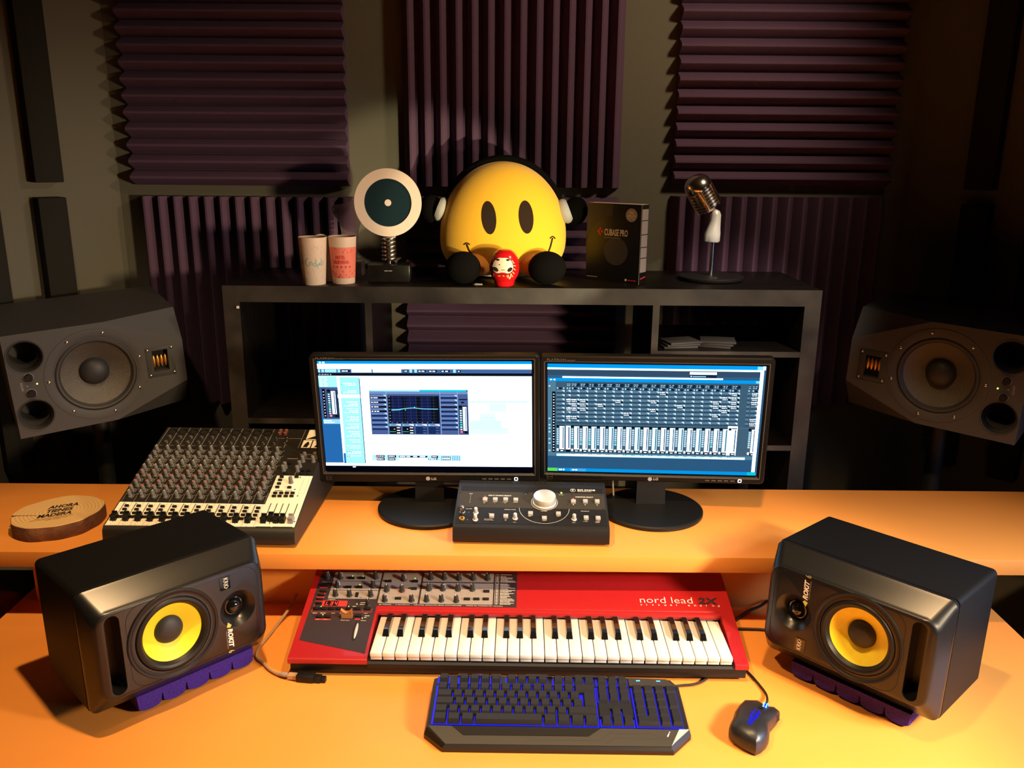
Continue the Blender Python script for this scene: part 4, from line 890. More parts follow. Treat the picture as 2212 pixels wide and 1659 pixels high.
j_ = MB(); j_.lathe([(0.0, 0.0005), (0.0028, 0.0005), (0.0030, 0.0035), (0.0052, 0.0035), (0.0056, 0.0)], 18)
jl = j_.build('line_socket', 'steel', mx_); place_all(jl, mx_, [FM(-0.1806 + pt_ * i, v, 0.0008) for i in range(12) for v in (0.3091, 0.2880)], (R(am2), 0, 0))
r_m = MB().lathe([(0, 0.004), (0.002, 0.004), (0.0022, 0.006), (0.0040, 0.006), (0.0042, 0)], 14).build('phono_socket', 'mixred', mx_); place_all(r_m, mx_, [FM(u, v, 0.0008) for u in (0.0823, 0.0956) for v in (0.3380, 0.3270)], (R(am2), 0, 0))

# ================================================================ red synthesizer
sy = thing('synthesizer', 'red synthesizer keyboard with a panel of dark knobs, in the middle of the worktop', 'synthesizer', (0.015, 1.4321, 0.0), -0.6357)
sN = (0.0941 - 0.0397) / 0.2455; aN = math.degrees(math.atan(sN))
def FN(u, v, h=0.0): return (u, v - h * sin(R(aN)), 0.0397 + sN * (v - 0.01) + h * cos(R(aN)))
pc = [(0.003, 0.0262), (0.0005, 0.0285), (0.0, 0.0335), (0.0010, 0.0375), (0.004, 0.0392), (0.010, 0.0397), (0.2555, 0.0941), (0.266, 0.0952), (0.2715, 0.091), (0.272, 0.0262)]
ext = lambda mb, x0, x1, pr_: mb.loft([[(x0, y, z) for y, z in pr_], [(x1, y, z) for y, z in pr_]])
MB_ = MB(); ext(MB_, -0.438, -0.2868, pc); MB_.build('left_cheek', 'red', sy, smooth=40)
MB_ = MB(); ext(MB_, 0.4120, 0.438, pc); MB_.build('right_cheek', 'red', sy, smooth=40)
pd = [(0.1335, 0.0560), (0.1325, 0.0610), (0.1345, 0.0655), (0.1390, 0.0672), (0.1425, 0.0672), (0.1440, 0.0694), (0.2555, 0.0941), (0.266, 0.0952), (0.2715, 0.091), (0.272, 0.0262), (0.160, 0.0262), (0.158, 0.056)]
MB_ = MB(); ext(MB_, -0.2868, 0.4120, pd); MB_.build('top_deck', 'red', sy, smooth=25)
MB_ = MB(); MB_.box(-0.4345, 0.4345, 0.004, 0.268, 0.008, 0.0262, 0.002); MB_.build('base', 'black', sy)
MB_ = MB(); ext(MB_, -0.2866, 0.4118, [(0.002, 0.020), (0.002, 0.0285), (0.006, 0.0325), (0.020, 0.0325), (0.020, 0.034), (0.158, 0.034), (0.158, 0.020)]); MB_.build('key_bed', 'rubber', sy)
ft = MB().cyl(0.010, 0.0, 0.009, 16).build('rubber_foot', 'rubber', sy); place_all(ft, sy, [(-0.40, 0.03, 0), (0.40, 0.03, 0), (-0.40, 0.24, 0), (0.40, 0.24, 0)])
kw = 0.6895 / 29; kx = -0.2815
wk = MB(); wk.box(-kw / 2 + 0.0008, kw / 2 - 0.0008, 0.0035, 0.158, 0.0430, 0.0515, 0.0008)
wk.box(-kw / 2 + 0.0012, kw / 2 - 0.0012, 0.0075, 0.156, 0.0345, 0.0432, 0.0006)
w_ = wk.build('white_key', 'ivory', sy); place_all(w_, sy, [(kx + kw * (i + 0.5), 0, 0) for i in range(29)])
bm_ = MB(); bm_.loft([[(-0.0066, y, z) for y, z in ((0.060, 0.0512), (0.0655, 0.0605), (0.069, 0.0618), (0.158, 0.0618), (0.158, 0.0512))], ][0:0] or
                     [[(-0.0068, 0.0605, 0.050), (0.0068, 0.0605, 0.050), (0.0068, 0.157, 0.050), (-0.0068, 0.157, 0.050)],
                      [(-0.0064, 0.0620, 0.053), (0.0064, 0.0620, 0.053), (0.0064, 0.157, 0.053), (-0.0064, 0.157, 0.053)],
                      [(-0.0052, 0.0700, 0.0612), (0.0052, 0.0700, 0.0612), (0.0052, 0.157, 0.0612), (-0.0052, 0.157, 0.0612)],
                      [(-0.0044, 0.0725, 0.0620), (0.0044, 0.0725, 0.0620), (0.0044, 0.157, 0.0620), (-0.0044, 0.157, 0.0620)]])
b_k = bm_.build('black_key', 'ebony', sy, smooth=20)
offs = {0: -0.0022, 1: 0.0022, 3: -0.0028, 4: 0, 5: 0.0028}
place_all(b_k, sy, [(kx + kw * (i + 1) + offs[i % 7], 0, 0) for i in range(28) if i % 7 in offs])
MB().prism([(-0.4243, 0.2499), (-0.4268, 0.0492), (-0.2935, 0.0173), (-0.2905, 0.1469), (-0.0035, 0.1469), (-0.0031, 0.2520)][::-1], 0.0001, 0.0005, f=FN).build('control_panel', 'panel', sy, smooth=None)
def lp(x0, x1, y0, y1, sk=0): return rrect((x1 - x0) / 2, (y1 - y0) / 2, 0.002, 3, (x0 + x1) / 2, (y0 + y1) / 2)
for q in ((-0.3955, -0.2942, 0.2196, 0.2468), (-0.3955, -0.2942, 0.1920, 0.2178), (-0.3955, -0.2942, 0.1656, 0.1902), (-0.2903, -0.2078, 0.1537, 0.2474), (-0.2038, -0.0530, 0.2205, 0.2484), (-0.2038, -0.0530, 0.1536, 0.2170)):
    MB().prism(lp(*q), 0.0004, 0.0008, f=FN).build('light_panel', 'lpanel', sy, smooth=None)
rN = (R(aN), 0, 0)
kd = MB(); kd.lathe([(0.0064, 0), (0.0063, 0.0012), (0.0052, 0.0022), (0.0046, 0.0130), (0.0038, 0.0145), (0, 0.0147)], 18)
kd.mi = 1; kd.loft([[(-0.0006, 0.0046, 0.004), (0.0006, 0.0046, 0.004), (0.0006, 0.0056, 0.004), (-0.0006, 0.0056, 0.004)], [(-0.0006, 0.0036, 0.0142), (0.0006, 0.0036, 0.0142), (0.0006, 0.0047, 0.0135), (-0.0006, 0.0047, 0.0135)]]); kd.box(-0.0006, 0.0006, 0.0, 0.0043, 0.0143, 0.0151)
knb = kd.build('control_knob', ['knob', 'white'], sy)
KS = [(-0.3813, 0.2273), (-0.3816, 0.2002), (-0.3812, 0.1738), (-0.3518, 0.1734), (-0.3061, 0.2288), (-0.3068, 0.2017), (-0.3079, 0.1743), (-0.309, 0.1476), (-0.2451, 0.2237), (-0.2767, 0.19), (-0.2449, 0.1897), (-0.2764, 0.16), (-0.221, 0.1611), (-0.1877, 0.2291), (-0.1885, 0.1949), (-0.1899, 0.1618), (-0.159, 0.2297), (-0.1589, 0.1954), (-0.1594, 0.1624), (-0.4092, 0.2267),
      (-0.1275, 0.2282), (-0.0968, 0.2288), (-0.066, 0.2294), (-0.1273, 0.1951), (-0.097, 0.1957), (-0.1283, 0.161)]
rnd2 = random.Random(5); ks = place_all(knb, sy, [FN(u, v + 0.001, 0.0008) for u, v in KS], rN)
for o in ks: o.rotation_euler = (Matrix.Rotation(R(aN), 3, 'X') @ Matrix.Rotation(R(rnd2.choice((0, 15, 40, -20, -95, -110, -60, 5))), 3, 'Z')).to_euler()
bt = MB().box(-0.0066, 0.0066, -0.0026, 0.0026, 0, 0.0040, 0.0007).build('panel_button', 'black', sy)
BS = [(-0.3575, 0.2267), (-0.3349, 0.2272), (-0.3586, 0.1982), (-0.3353, 0.1987), (-0.2769, 0.2185), (-0.2205, 0.219), (-0.2204, 0.1963), (-0.2495, 0.1665), (-0.41, 0.2037), (-0.4099, 0.1853), (-0.4114, 0.1742), (-0.4114, 0.1610), (-0.4109, 0.1495), (-0.4122, 0.134), (-0.3979, 0.1343), (-0.3822, 0.1346), (-0.3665, 0.1349), (-0.3453, 0.1353), (-0.3289, 0.1356), (-0.3084, 0.136), (-0.4011, 0.1114), (-0.3849, 0.1117), (-0.3232, 0.1148),
      (-0.0672, 0.1912), (-0.1065, 0.1674), (-0.0871, 0.1677), (-0.0676, 0.1681)]
place_all(bt, sy, [FN(u, v, 0.0008) for u, v in BS], rN)
MB().box(-0.0032, 0.0032, -0.0060, 0.0060, 0, 0.0040, 0.0007).build('panel_button', 'black', sy, T(*FN(-0.3365, 0.1755, 0.0008)) @ RX(aN))
gl = MB().sphere((0, 0, 0), 0.0010, nu=8, nv=5).build('indicator_light', 'led_green', sy)
place_all(gl, sy, [FN(u, v, 0.0010) for u, v in ((-0.4040, 0.1413), (-0.3475, 0.1420), (-0.3320, 0.1500), (-0.3955, 0.1180), (-0.3140, 0.1100), (-0.3560, 0.2345), (-0.3335, 0.2335), (-0.3360, 0.2080), (-0.2800, 0.2240), (-0.2215, 0.2300), (-0.2250, 0.2010), (-0.2545, 0.1715), (-0.0670, 0.1960), (-0.1120, 0.1720), (-0.0725, 0.1730))])
MB().prism(lp(-0.4038, -0.3525, 0.1425, 0.1590), 0.0006, 0.0010, f=FN).build('display_surround', 'redprint', sy, smooth=None)
MB().prism(lp(-0.3985, -0.3705, 0.1432, 0.1575), 0.0010, 0.0016, f=FN).build('display_window', 'gloss', sy, smooth=None)
# seven-segment digits L 3 4
seg = {'L': 'def', '3': 'abcdg', '4': 'bcfg'}
sd = MB(); G7 = lambda u, v: FN(u, v, 0.0019)
for k, ch in enumerate('L34'):
    ox = -0.3960 + 0.0088 * k; oy = 0.1450; w7, h7, t7 = 0.0052, 0.0098, 0.0011
    sl_ = lambda x, y: G7(ox + x + y * 0.12, oy + y)
    S = {'a': (0, h7 - t7, w7, h7), 'd': (0, 0, w7, t7), 'g': (0, h7 / 2 - t7 / 2, w7, h7 / 2 + t7 / 2), 'f': (0, h7 / 2, t7, h7), 'b': (w7 - t7, h7 / 2, w7, h7), 'e': (0, 0, t7, h7 / 2), 'c': (w7 - t7, 0, w7, h7 / 2)}
    for q in seg[ch]: x0_, y0_, x1_, y1_ = S[q]; sd.face([sl_(x0_, y0_), sl_(x1_, y0_), sl_(x1_, y1_), sl_(x0_, y1_)])
sd.build('display_digits', 'led_red', sy, smooth=None)
rp = MB(); F10 = lambda u, v, h=0: FN(u, v, 0.0010)
for (a, b, c, d, w1) in ((-0.4205, 0.1252, -0.2988, 0.1276, 0.0010), (-0.4205, 0.1252, -0.418, 0.158, 0.0008), (-0.418, 0.158, -0.4035, 0.158, 0.0008), (-0.2988, 0.1276, -0.2986, 0.137, 0.0008), (-0.348, 0.128, -0.3475, 0.150, 0.0006), (-0.3175, 0.128, -0.3175, 0.136, 0.0006)): ln(a, b, c, d, w1, rp, F10)
for (x0_, x1_, v) in ((-0.419, -0.403, 0.1975), (-0.419, -0.403, 0.1795), (-0.419, -0.403, 0.1680), (-0.419, -0.403, 0.1550), (-0.4085, -0.377, 0.1050), (-0.3285, -0.3185, 0.1070)): rp.face([F10(x0_, v - 0.0016), F10(x1_, v - 0.0016), F10(x1_, v + 0.0016), F10(x0_, v + 0.0016)])
ringline(rp, -0.245, 0.19, 0.0085, 0.0008, F10, 16); ringline(rp, -0.245, 0.2237, 0.0085, 0.0007, F10, 16, -50, 60)
rp.build('red_print', 'redprint', sy, smooth=None)
lt = MB(); F11 = lambda u, v, h=0: FN(u, v, 0.0012)
for t_, u, v, s_ in (('program', -0.3950, 0.1610, 0.0040), ('arpeggiator', -0.4170, 0.2140, 0.0036), ('LEVEL', -0.3990, 0.2385, 0.003), ('RATE', -0.3205, 0.1530, 0.003), ('STORE', -0.4170, 0.1210, 0.0028), ('MANUAL', -0.4015, 0.1212, 0.0028), ('EDIT', -0.3790, 0.1215, 0.0028), ('PART', -0.3620, 0.1218, 0.0028), ('SHIFT', -0.3130, 0.1222, 0.0028), ('Pitch Stick', -0.3560, 0.1020, 0.0036), ('Wheel', -0.3160, 0.1020, 0.0034), ('MORPH', -0.3100, 0.1155, 0.003), ('VEL', -0.3110, 0.111, 0.003),
                     ('OCT', -0.4060, 0.1038, 0.0028), ('SHIFT', -0.3910, 0.1040, 0.0028), ('MONO', -0.3395, 0.1420, 0.0028), ('POLY', -0.3255, 0.1530, 0.0028), ('LEGATO', -0.3255, 0.1480, 0.0028), ('20 VOICES  -  4 OUTPUTS  -  VIRTUAL ANALOG LEAD SYNTHESIZER  -  MADE IN SWEDEN BY CLAVIA', -0.2870, 0.1483, 0.0035)):
    letter(sy, t_, s_, F11, 'white', 'small_print', sx=1.62 if t_[:2] == '20' else 1.15, origin=(u, v))
rl = random.Random(11); lt = MB()
for v in [0.2440 - 0.0032 * k for k in range(29)]:
    if rl.random() < 0.12: continue
    x = -0.0385; e = -0.0385 + rl.uniform(0.010, 0.034)
    while x < e: w9 = rl.uniform(0.0012, 0.0035); lt.face([F11(x, v), F11(min(x + w9, e), v), F11(min(x + w9, e), v + 0.0013), F11(x, v + 0.0013)]); x += w9 + 0.0006
    x = -0.0475; lt.face([F11(x, v), F11(x + 0.004, v), F11(x + 0.004, v + 0.0012), F11(x, v + 0.0012)])
for x in (-0.0495, -0.0420): ln(x, 0.155, x, 0.244, 0.0004, lt, F11)
lt.build('printed_table', 'white', sy, smooth=None); lt = MB()
for (x, w9) in ((-0.335, 0.02), (-0.30, 0.006), (-0.28, 0.007), (-0.263, 0.006), (-0.245, 0.005), (-0.23, 0.016), (-0.212, 0.015), (-0.19, 0.008), (-0.17, 0.007)): lt.face([F11(x, 0.2535), F11(x + w9, 0.2535), F11(x + w9, 0.2553), F11(x, 0.2553)])
lt.build('rear_print', 'white', sy, smooth=None); lt = MB(); letter(sy, 'nord lead', 0.0265, F11, 'white', sx=1.10, bold=-0.0003, origin=(0.2500, 0.1650))
for k, ch in enumerate('virtual analog'): lt.text(ch, 0.0082, F11, sx=1.25, origin=(0.2512 + 0.01225 * k, 0.1570))
lt.build('lettering', 'white', sy, smooth=None)
l2 = MB(); l2.text('2X', 0.0245, F11, sx=1.28, bold=0.0007, shear=0.15, origin=(0.3712, 0.1650)); l2.build('model_number', 'panel', sy, smooth=None)
kp = MB()
for u, v in KS:
    if v > 0.15 and u > -0.40:
        for a in range(-135, -44, 90): ln(u + 0.0085 * cos(R(a)), v + 0.0085 * sin(R(a)), u + 0.0100 * cos(R(a)), v + 0.0100 * sin(R(a)), 0.0010, kp, F11)
for t_, u, v in (('OSC 1', -0.348, 0.2400), ('OSC 2', -0.328, 0.2115), ('LFO', -0.330, 0.1680), ('FILTER', -0.110, 0.2010), ('AMP', -0.128, 0.2400)): letter(sy, t_, 0.0030, F11, 'knob', 'small_print', origin=(u, v))
kp.build('panel_print', 'knob', sy, smooth=None)
MB().prism(rrect(0.0165, 0.0045, 0.001, 2, -0.3445, 0.1125), 0.0004, 0.0009, f=FN).build('pitch_slot', 'dark', sy, smooth=None)
ps = MB(); ps.loft([[(-0.0110, -0.004, 0), (0.0110, -0.004, 0), (0.0110, 0.004, 0), (-0.0110, 0.004, 0)], [(-0.0108, -0.0035, 0.010), (0.0108, -0.0035, 0.010), (0.0108, 0.0035, 0.010), (-0.0108, 0.0035, 0.010)]])
pr_ = [(-0.0110, 0.0105), (-0.0110, 0.0235)] + [(-0.0095 + 0.019 * k / 8, 0.0225 - 0.0070 * sin(pi * k / 8)) for k in range(9)] + [(0.0110, 0.0235), (0.0110, 0.0105)]
ps.loft([[(x, -0.0035, z - 0.002) for x, z in pr_], [(x, 0.0035, z - 0.002) for x, z in pr_]])
ps.build('pitch_stick', 'wood', sy, T(*FN(-0.3450, 0.1125, 0.0)) @ RX(aN))
MB().prism(rrect(0.0040, 0.0250, 0.0038, 5, -0.3212, 0.0745), 0.0004, 0.0009, f=FN).build('wheel_slot', 'dark', sy, smooth=None)
MB().sphere((0, 0.001, -0.0012), 0.0034, 0.0235, 0.0065, 20, 12).build('modulation_wheel', 'stone', sy, T(*FN(-0.3205, 0.0745, 0.0)) @ RX(aN))

# ================================================================ computer keyboard
kb_ = thing('computer_keyboard', 'black gaming keyboard with blue backlight in front of the synthesizer', 'keyboard', (0.082, 1.2165, 0.0), -0.9678)
ol = [(-0.194, 0.006), (0.193, 0.009), (0.229, 0.050), (0.2295, 0.160), (0.214, 0.181), (0.150, 0.186), (-0.205, 0.186), (-0.2285, 0.172), (-0.2285, 0.041)]
ol2 = [(-0.190, 0.010), (0.189, 0.013), (0.224, 0.052), (0.2245, 0.158), (0.212, 0.178), (0.150, 0.182), (-0.203, 0.182), (-0.2240, 0.170), (-0.2240, 0.043)]
def zk(v): return 0.0125 + 0.010 * min(1, max(0, (v - 0.010) / 0.036)) + max(0, v - 0.046) * 0.055
MB().loft([[(u, v, 0.001) for u, v in ol], [(u, v, 0.0085) for u, v in ol], [(u, v, zk(v)) for u, v in ol2]], cap=True).build('case', 'kbbody', kb_, smooth=15)
FK = lambda u, v, h=0.0: (u, v, zk(v) + h)
# wrist rest facets
MB().loft([[FK(u, v, h) for u, v in ((-0.189, 0.0105), (0.188, 0.0135), (0.222, 0.0455), (-0.222, 0.0445))] for h in (0.0002, 0.0012)]).build('wrist_rest', 'kbgrey', kb_, smooth=None)
MB().loft([[FK(u, v, h) for u, v in ((-0.160, 0.0270), (0.052, 0.0290), (0.074, 0.0450), (-0.180, 0.0442))] for h in (0.0012, 0.0020)]).build('wrist_rest_inlay', 'bkblack', kb_, smooth=None)
MB().loft([[FK(u, v, h) for u, v in ((0.190, 0.0140), (0.199, 0.0140 + 0.009), (0.2235, 0.0452), (0.207, 0.0452))] for h in (0.0012, 0.0022)]).build('corner_facet', 'bkbtn', kb_, smooth=None)
wl = MB(); FW = lambda u, v: FK(u, v, 0.00135)
for q in ((-0.060, 0.012, -0.048, 0.020), (-0.048, 0.020, 0.072, 0.022), (0.072, 0.022, 0.098, 0.0445), (0.078, 0.0140, 0.094, 0.0265), (0.094, 0.0265, 0.20, 0.0265), (0.086, 0.0350, 0.158, 0.0365), (0.158, 0.0365, 0.168, 0.030), (0.168, 0.030, 0.195, 0.0305)): ln(*q, 0.0006, wl, FW)
wl.build('seams', 'blackprint', kb_, smooth=None)
MB().text('xxxx x', 0.0042, lambda u, v, h=0: FK(u, v, 0.0015), sx=0.8, bold=0.0002, rot=62, origin=(0.1865, 0.0305)).build('lettering', 'white', kb_, smooth=None)
zt_ = lambda v: zk(v)
def plate(name, poly, m, h0, h1): return MB().loft([[FK(u, v, h) for u, v in poly] for h in (h0, h1)]).build(name, m, kb_, smooth=None)
for i, q in enumerate(((-0.217, 0.072, 0.0475, 0.1515), (0.0735, 0.1320, 0.111, 0.1525), (0.0735, 0.1335, 0.0475, 0.0680), (0.094, 0.114, 0.066, 0.0890), (0.1355, 0.2165, 0.0480, 0.1530), (-0.217, -0.195, 0.156, 0.176), (-0.1795, -0.1010, 0.156, 0.176), (-0.0925, -0.0145, 0.156, 0.176), (-0.0060, 0.0705, 0.156, 0.176), (0.0735, 0.1320, 0.156, 0.176))):
    plate('backlight', [(q[0], q[2]), (q[1], q[2]), (q[1], q[3]), (q[0], q[3])], 'kbglow', 0.0002, 0.0008)
plate('deck_panel', [(0.0745, 0.0905), (0.1315, 0.0905), (0.1315, 0.1085), (0.0745, 0.1085)], 'kbbody', 0.0002, 0.005)
for q in ((0.0745, 0.0932, 0.0695, 0.0905), (0.1148, 0.1325, 0.0695, 0.0905)): plate('deck_panel', [(q[0], q[2]), (q[1], q[2]), (q[1], q[3]), (q[0], q[3])], 'kbbody', 0.0002, 0.005)
plate('deck_panel', [(0.1345, 0.156), (0.2200, 0.156), (0.2040, 0.1765), (0.1345, 0.179)], 'kbgrey', 0.0002, 0.003)
_kc = {}
def keycap(uw, dep=0.0172, name='key', hgt=0.0078):
    k = (uw, dep, name, hgt)
    if k not in _kc:
        a = uw / 2 - 0.0008; b = dep / 2
        mb = MB(); mb.loft([[(-a, -b, 0.0018), (a, -b, 0.0018), (a, b, 0.0018), (-a, b, 0.0018)], [(-a + .0004, -b + .0006, 0.0035), (a - .0004, -b + .0006, 0.0035), (a - .0004, b, 0.0035), (-a + .0004, b, 0.0035)],
                            [(-a + 0.0022, -b + 0.0042, hgt), (a - 0.0022, -b + 0.0042, hgt), (a - 0.0022, b - 0.0012, hgt), (-a + 0.0022, b - 0.0012, hgt)]])
        _kc[k] = mb.mesh(name, 'keycap', smooth=20)
    return _kc[k]
def key(u, v, uw, dep=0.0202, name='key', hgt=0.0095):
    o = bpy.data.objects.new(name, keycap(round(uw, 5), dep, name, hgt)); COL.objects.link(o); o.parent = kb_
    p = FK(u, v); o.location = (u, v, zk(v) + 0.0004); o.rotation_euler = (R(3.1), 0, 0); return o
U = 0.0190; X0 = -0.2145
def row(v, ws):
    x = X0
    for w_ in ws:
        if w_ > 0: key(x + w_ * U / 2, v, w_ * U)
        x += abs(w_) * U
rowv = [0.0585, 0.0790, 0.0995, 0.1200, 0.1405]
row(rowv[0], [1.25, 1.25, 1.25, 6.25, 1.25, 1.25, 1.25, 1.25])
row(rowv[1], [1.25] + [1] * 11 + [2.75]); row(rowv[2], [1.75] + [1] * 12 + [-1.25]); row(rowv[3], [1.5] + [1] * 12 + [-1.5]); row(rowv[4], [1] * 13 + [2])
key(X0 + (13.75 + 1.25 / 2) * U, (rowv[2] + rowv[3]) / 2, 1.25 * U, 0.0390)
for i in range(3): key(0.0742 + (i + .5) * U, rowv[4] + 0.0005, U); key(0.0742 + (i + .5) * U, rowv[3] + 0.0005, U); key(0.0750 + (i + .5) * U, rowv[0], U)
key(0.0750 + 1.5 * U, rowv[1], U)
for i in range(4): key(0.1370 + (i + .5) * 0.0198, rowv[4] + 0.0006, 0.0198)
for j in (1, 2, 3):
    for i in range(3): key(0.1370 + (i + .5) * 0.0198, rowv[j] + 0.0006, 0.0198)
key(0.1370 + 3.5 * 0.0198, rowv[2] + 0.011, 0.0198, 0.0390); key(0.1370 + 3.5 * 0.0198, rowv[0] + 0.011, 0.0198, 0.0390); key(0.1370 + 0.0198, rowv[0] + 0.0006, 0.0396); key(0.1370 + 2.5 * 0.0198, rowv[0] + 0.0006, 0.0198)
for xs in ([-0.2145], [-0.1775 + i * 0.0193 for i in range(4)], [-0.0905 + i * 0.0190 for i in range(4)], [-0.0045 + i * 0.0187 for i in range(4)], [0.0752 + i * 0.0188 for i in range(3)]):
    for x in xs: key(x + U / 2, 0.1660, 0.0188, 0.0172, 'function_key')
ml = MB().box(-0.0035, 0.0035, -0.0008, 0.0008, 0, 0.0008).build('indicator_light', 'led_cyan', kb_); place_all(ml, kb_, [FK(0.1518, 0.1705, 0.0032), FK(0.1890, 0.1705, 0.0032)])
mk = MB().box(-0.009, 0.009, -0.004, 0.004, 0, 0.0035, 0.001).build('media_key', 'kbgrey', kb_); place_all(mk, kb_, [FK(-0.172 + 0.031 * i, 0.1800, -0.0005) for i in range(4)] + [FK(0.086, 0.1800, -0.0005), FK(0.117, 0.1800, -0.0005)])
ml = MB().box(-0.002, 0.002, -0.0006, 0.0006, 0, 0.0004).build('media_symbol', 'led_blue', kb_); place_all(ml, kb_, [FK(-0.172 + 0.031 * i, 0.1800, 0.0032) for i in range(4)] + [FK(0.086, 0.1800, 0.0032), FK(0.117, 0.1800, 0.0032)])
for a in (-0.035, 0.055): MB().loft([[FK(u, v, h) for u, v in ((a - 0.03, 0.1765), (a + 0.03, 0.1765), (a + 0.018, 0.1835), (a - 0.018, 0.1835))] for h in (-0.001, 0.004)]).build('rear_hump', 'kbbody', kb_, smooth=None)

# ================================================================ mouse
ms_ = thing('computer_mouse', 'black gaming mouse with glowing blue wheel and stripes beside the keyboard', 'mouse', (0.4245, 1.284, 0.0), -31)
# outline in the mouse's own frame (y = forward)
mo = [(-0.0330, 0.0560), (-0.0130, 0.0680), (-0.0010, 0.0620), (0.0110, 0.0600), (0.0190, 0.0640), (0.0310, 0.0560), (0.0315, 0.0440), (0.0285, 0.0260), (0.0255, 0.0060), (0.0290, -0.0050), (0.0330, -0.0240), (0.0325, -0.0350),
      (0.0280, -0.0520), (0.0215, -0.0630), (0.0, -0.0600), (-0.0200, -0.0530), (-0.0310, -0.0430), (-0.0345, -0.0300), (-0.0350, -0.0120), (-0.0380, 0.010), (-0.0370, 0.035)]
def mring(s, z0, zf=0.0, dy=0): return [(u * s, v * s + dy, z0 + zf * v * s) for u, v in mo]
MB().loft([mring(0.93, 0.0005), mring(0.98, 0.006), mring(1.0, 0.014), mring(0.96, 0.022, -0.02), mring(0.84, 0.029, -0.05, -0.002), mring(0.62, 0.0340, -0.09, -0.004), mring(0.34, 0.0365, -0.11, -0.006), mring(0.08, 0.0372, -0.12, -0.008)]).build('shell', 'mouse', ms_, smooth=38)
MB().cyl(0.0105, -0.0032, 0.0032, 24, Mx=T(0.0065, 0.046, 0.0205) @ RY(90)).build('scroll_wheel', 'led_blue', ms_)
wr = MB().lathe([(0.0108, -0.0012), (0.0112, 0), (0.0108, 0.0012)], 24).build('wheel_rim', 'led_cyan', ms_); place_all(wr, ms_, [(0.0040, 0.046, 0.0207), (0.0090, 0.046, 0.0207)], (0, R(90), 0))
ztop = lambda v: 0.0372 - 0.12 * max(0, v + 0.0) * 0.9 - (0.06 * max(0, -v - 0.02)) + 0.0012
MT = [(-0.060, 0.026), (-0.052, 0.0318), (-0.041, 0.0375), (-0.0266, 0.0387), (-0.008, 0.0378), (0.015, 0.0347), (0.033, 0.0307), (0.048, 0.0264), (0.07, 0.018)]
def mz(v):
    for (a, p), (b, q) in zip(MT, MT[1:]):
        if a <= v <= b: return p + (q - p) * (v - a) / (b - a)
    return 0.02
sg = MB(); FS = lambda u, v, h=0: (u, v, mz(v) + 0.0010)
for q in ((-0.0030, 0.020, -0.0030, -0.036, 0.0009), (0.0035, 0.020, 0.0035, -0.036, 0.0013), (0.0008, 0.008, 0.0008, -0.034, 0.0007), (0.0058, 0.008, 0.0058, -0.018, 0.0012), (-0.0050, 0.006, -0.0050, -0.014, 0.0010), (-0.0012, -0.010, -0.0012, -0.036, 0.0007), (-0.0080, 0.004, -0.0045, 0.004, 0.0014), (0.0055, 0.008, 0.0090, 0.008, 0.0014), (0.0055, -0.008, 0.0090, -0.008, 0.0014)):
    a, b, c, d, w_ = q
    for k in range(8): ln(a + (c - a) * k / 8, b + (d - b) * k / 8, a + (c - a) * (k + 1) / 8, b + (d - b) * (k + 1) / 8, w_, sg, FS)
sg.build('light_stripes', 'led_blue', ms_, smooth=None)
MB().box(-0.003, 0.003, -0.004, 0.004, -0.002, 0.0014, 0.0010).build('speed_button', 'black', ms_, T(0.004, 0.030, 0.0325) @ RX(-8))
MB().loft([[(0.0335, 0.044, 0.010), (0.0270, 0.024, 0.010), (0.0262, 0.010, 0.010), (0.0250, 0.010, 0.010), (0.0255, 0.024, 0.010)], [(0.0320, 0.044, 0.021), (0.0255, 0.024, 0.021), (0.0250, 0.010, 0.021), (0.0240, 0.010, 0.021), (0.0240, 0.024, 0.021)]]).build('side_button', 'black', ms_)

# ================================================================ cables
def cable(name, label, path, r, m, group=None, ends=None):
    o = MB().tube(path, r, 10).build(name, m); o.location.z = ZO; return tag(o, label, 'cable', group)
ca = thing('usb_cable', 'beige cable ending in a dark plug, lying between the left speaker and the synthesizer', 'cable')
MB().tube([(-0.470, 1.70, 0.030), (-0.478, 1.66, 0.016), (-0.4914, 1.6192, 0.004), (-0.497, 1.58, 0.004), (-0.503, 1.545, 0.004), (-0.505, 1.52, 0.004), (-0.500, 1.495, 0.004), (-0.4826, 1.4773, 0.004), (-0.464, 1.455, 0.004), (-0.4435, 1.4391, 0.004), (-0.425, 1.431, 0.006), (-0.417, 1.429, 0.007)], 0.0032).build('cord', 'cablebeige', ca)
MB().loft([[(0, -0.006, -0.004), (0, 0.006, -0.004), (0, 0.006, 0.004), (0, -0.006, 0.004)], [(0.018, -0.006, -0.004), (0.018, 0.006, -0.004), (0.018, 0.006, 0.004), (0.018, -0.006, 0.004)]]).build('plug', 'cablebeige', ca, T(-0.4205, 1.4295, 0.007) @ RZ(-8))
MB().tube([(-0.004, 0, 0.001), (-0.012, 0.001, 0.001), (-0.018, 0.003, 0)], [0.0046, 0.0040, 0.0036], smooth=False).build('strain_relief', 'grey_print', ca, T(-0.4205, 1.4295, 0.007) @ RZ(-8))
ad = MB(); ad.box(0.0, 0.034, -0.0095, 0.0095, -0.0065, 0.0075, 0.002); ad.box(0.033, 0.047, -0.0075, 0.0075, -0.0065, 0.0050, 0.0015); ad.box(0.046, 0.056, -0.0055, 0.0055, -0.0060, 0.0035, 0.001)
ad.build('adaptor', 'black', ca, T(-0.4030, 1.4270, 0.007) @ RZ(-7))
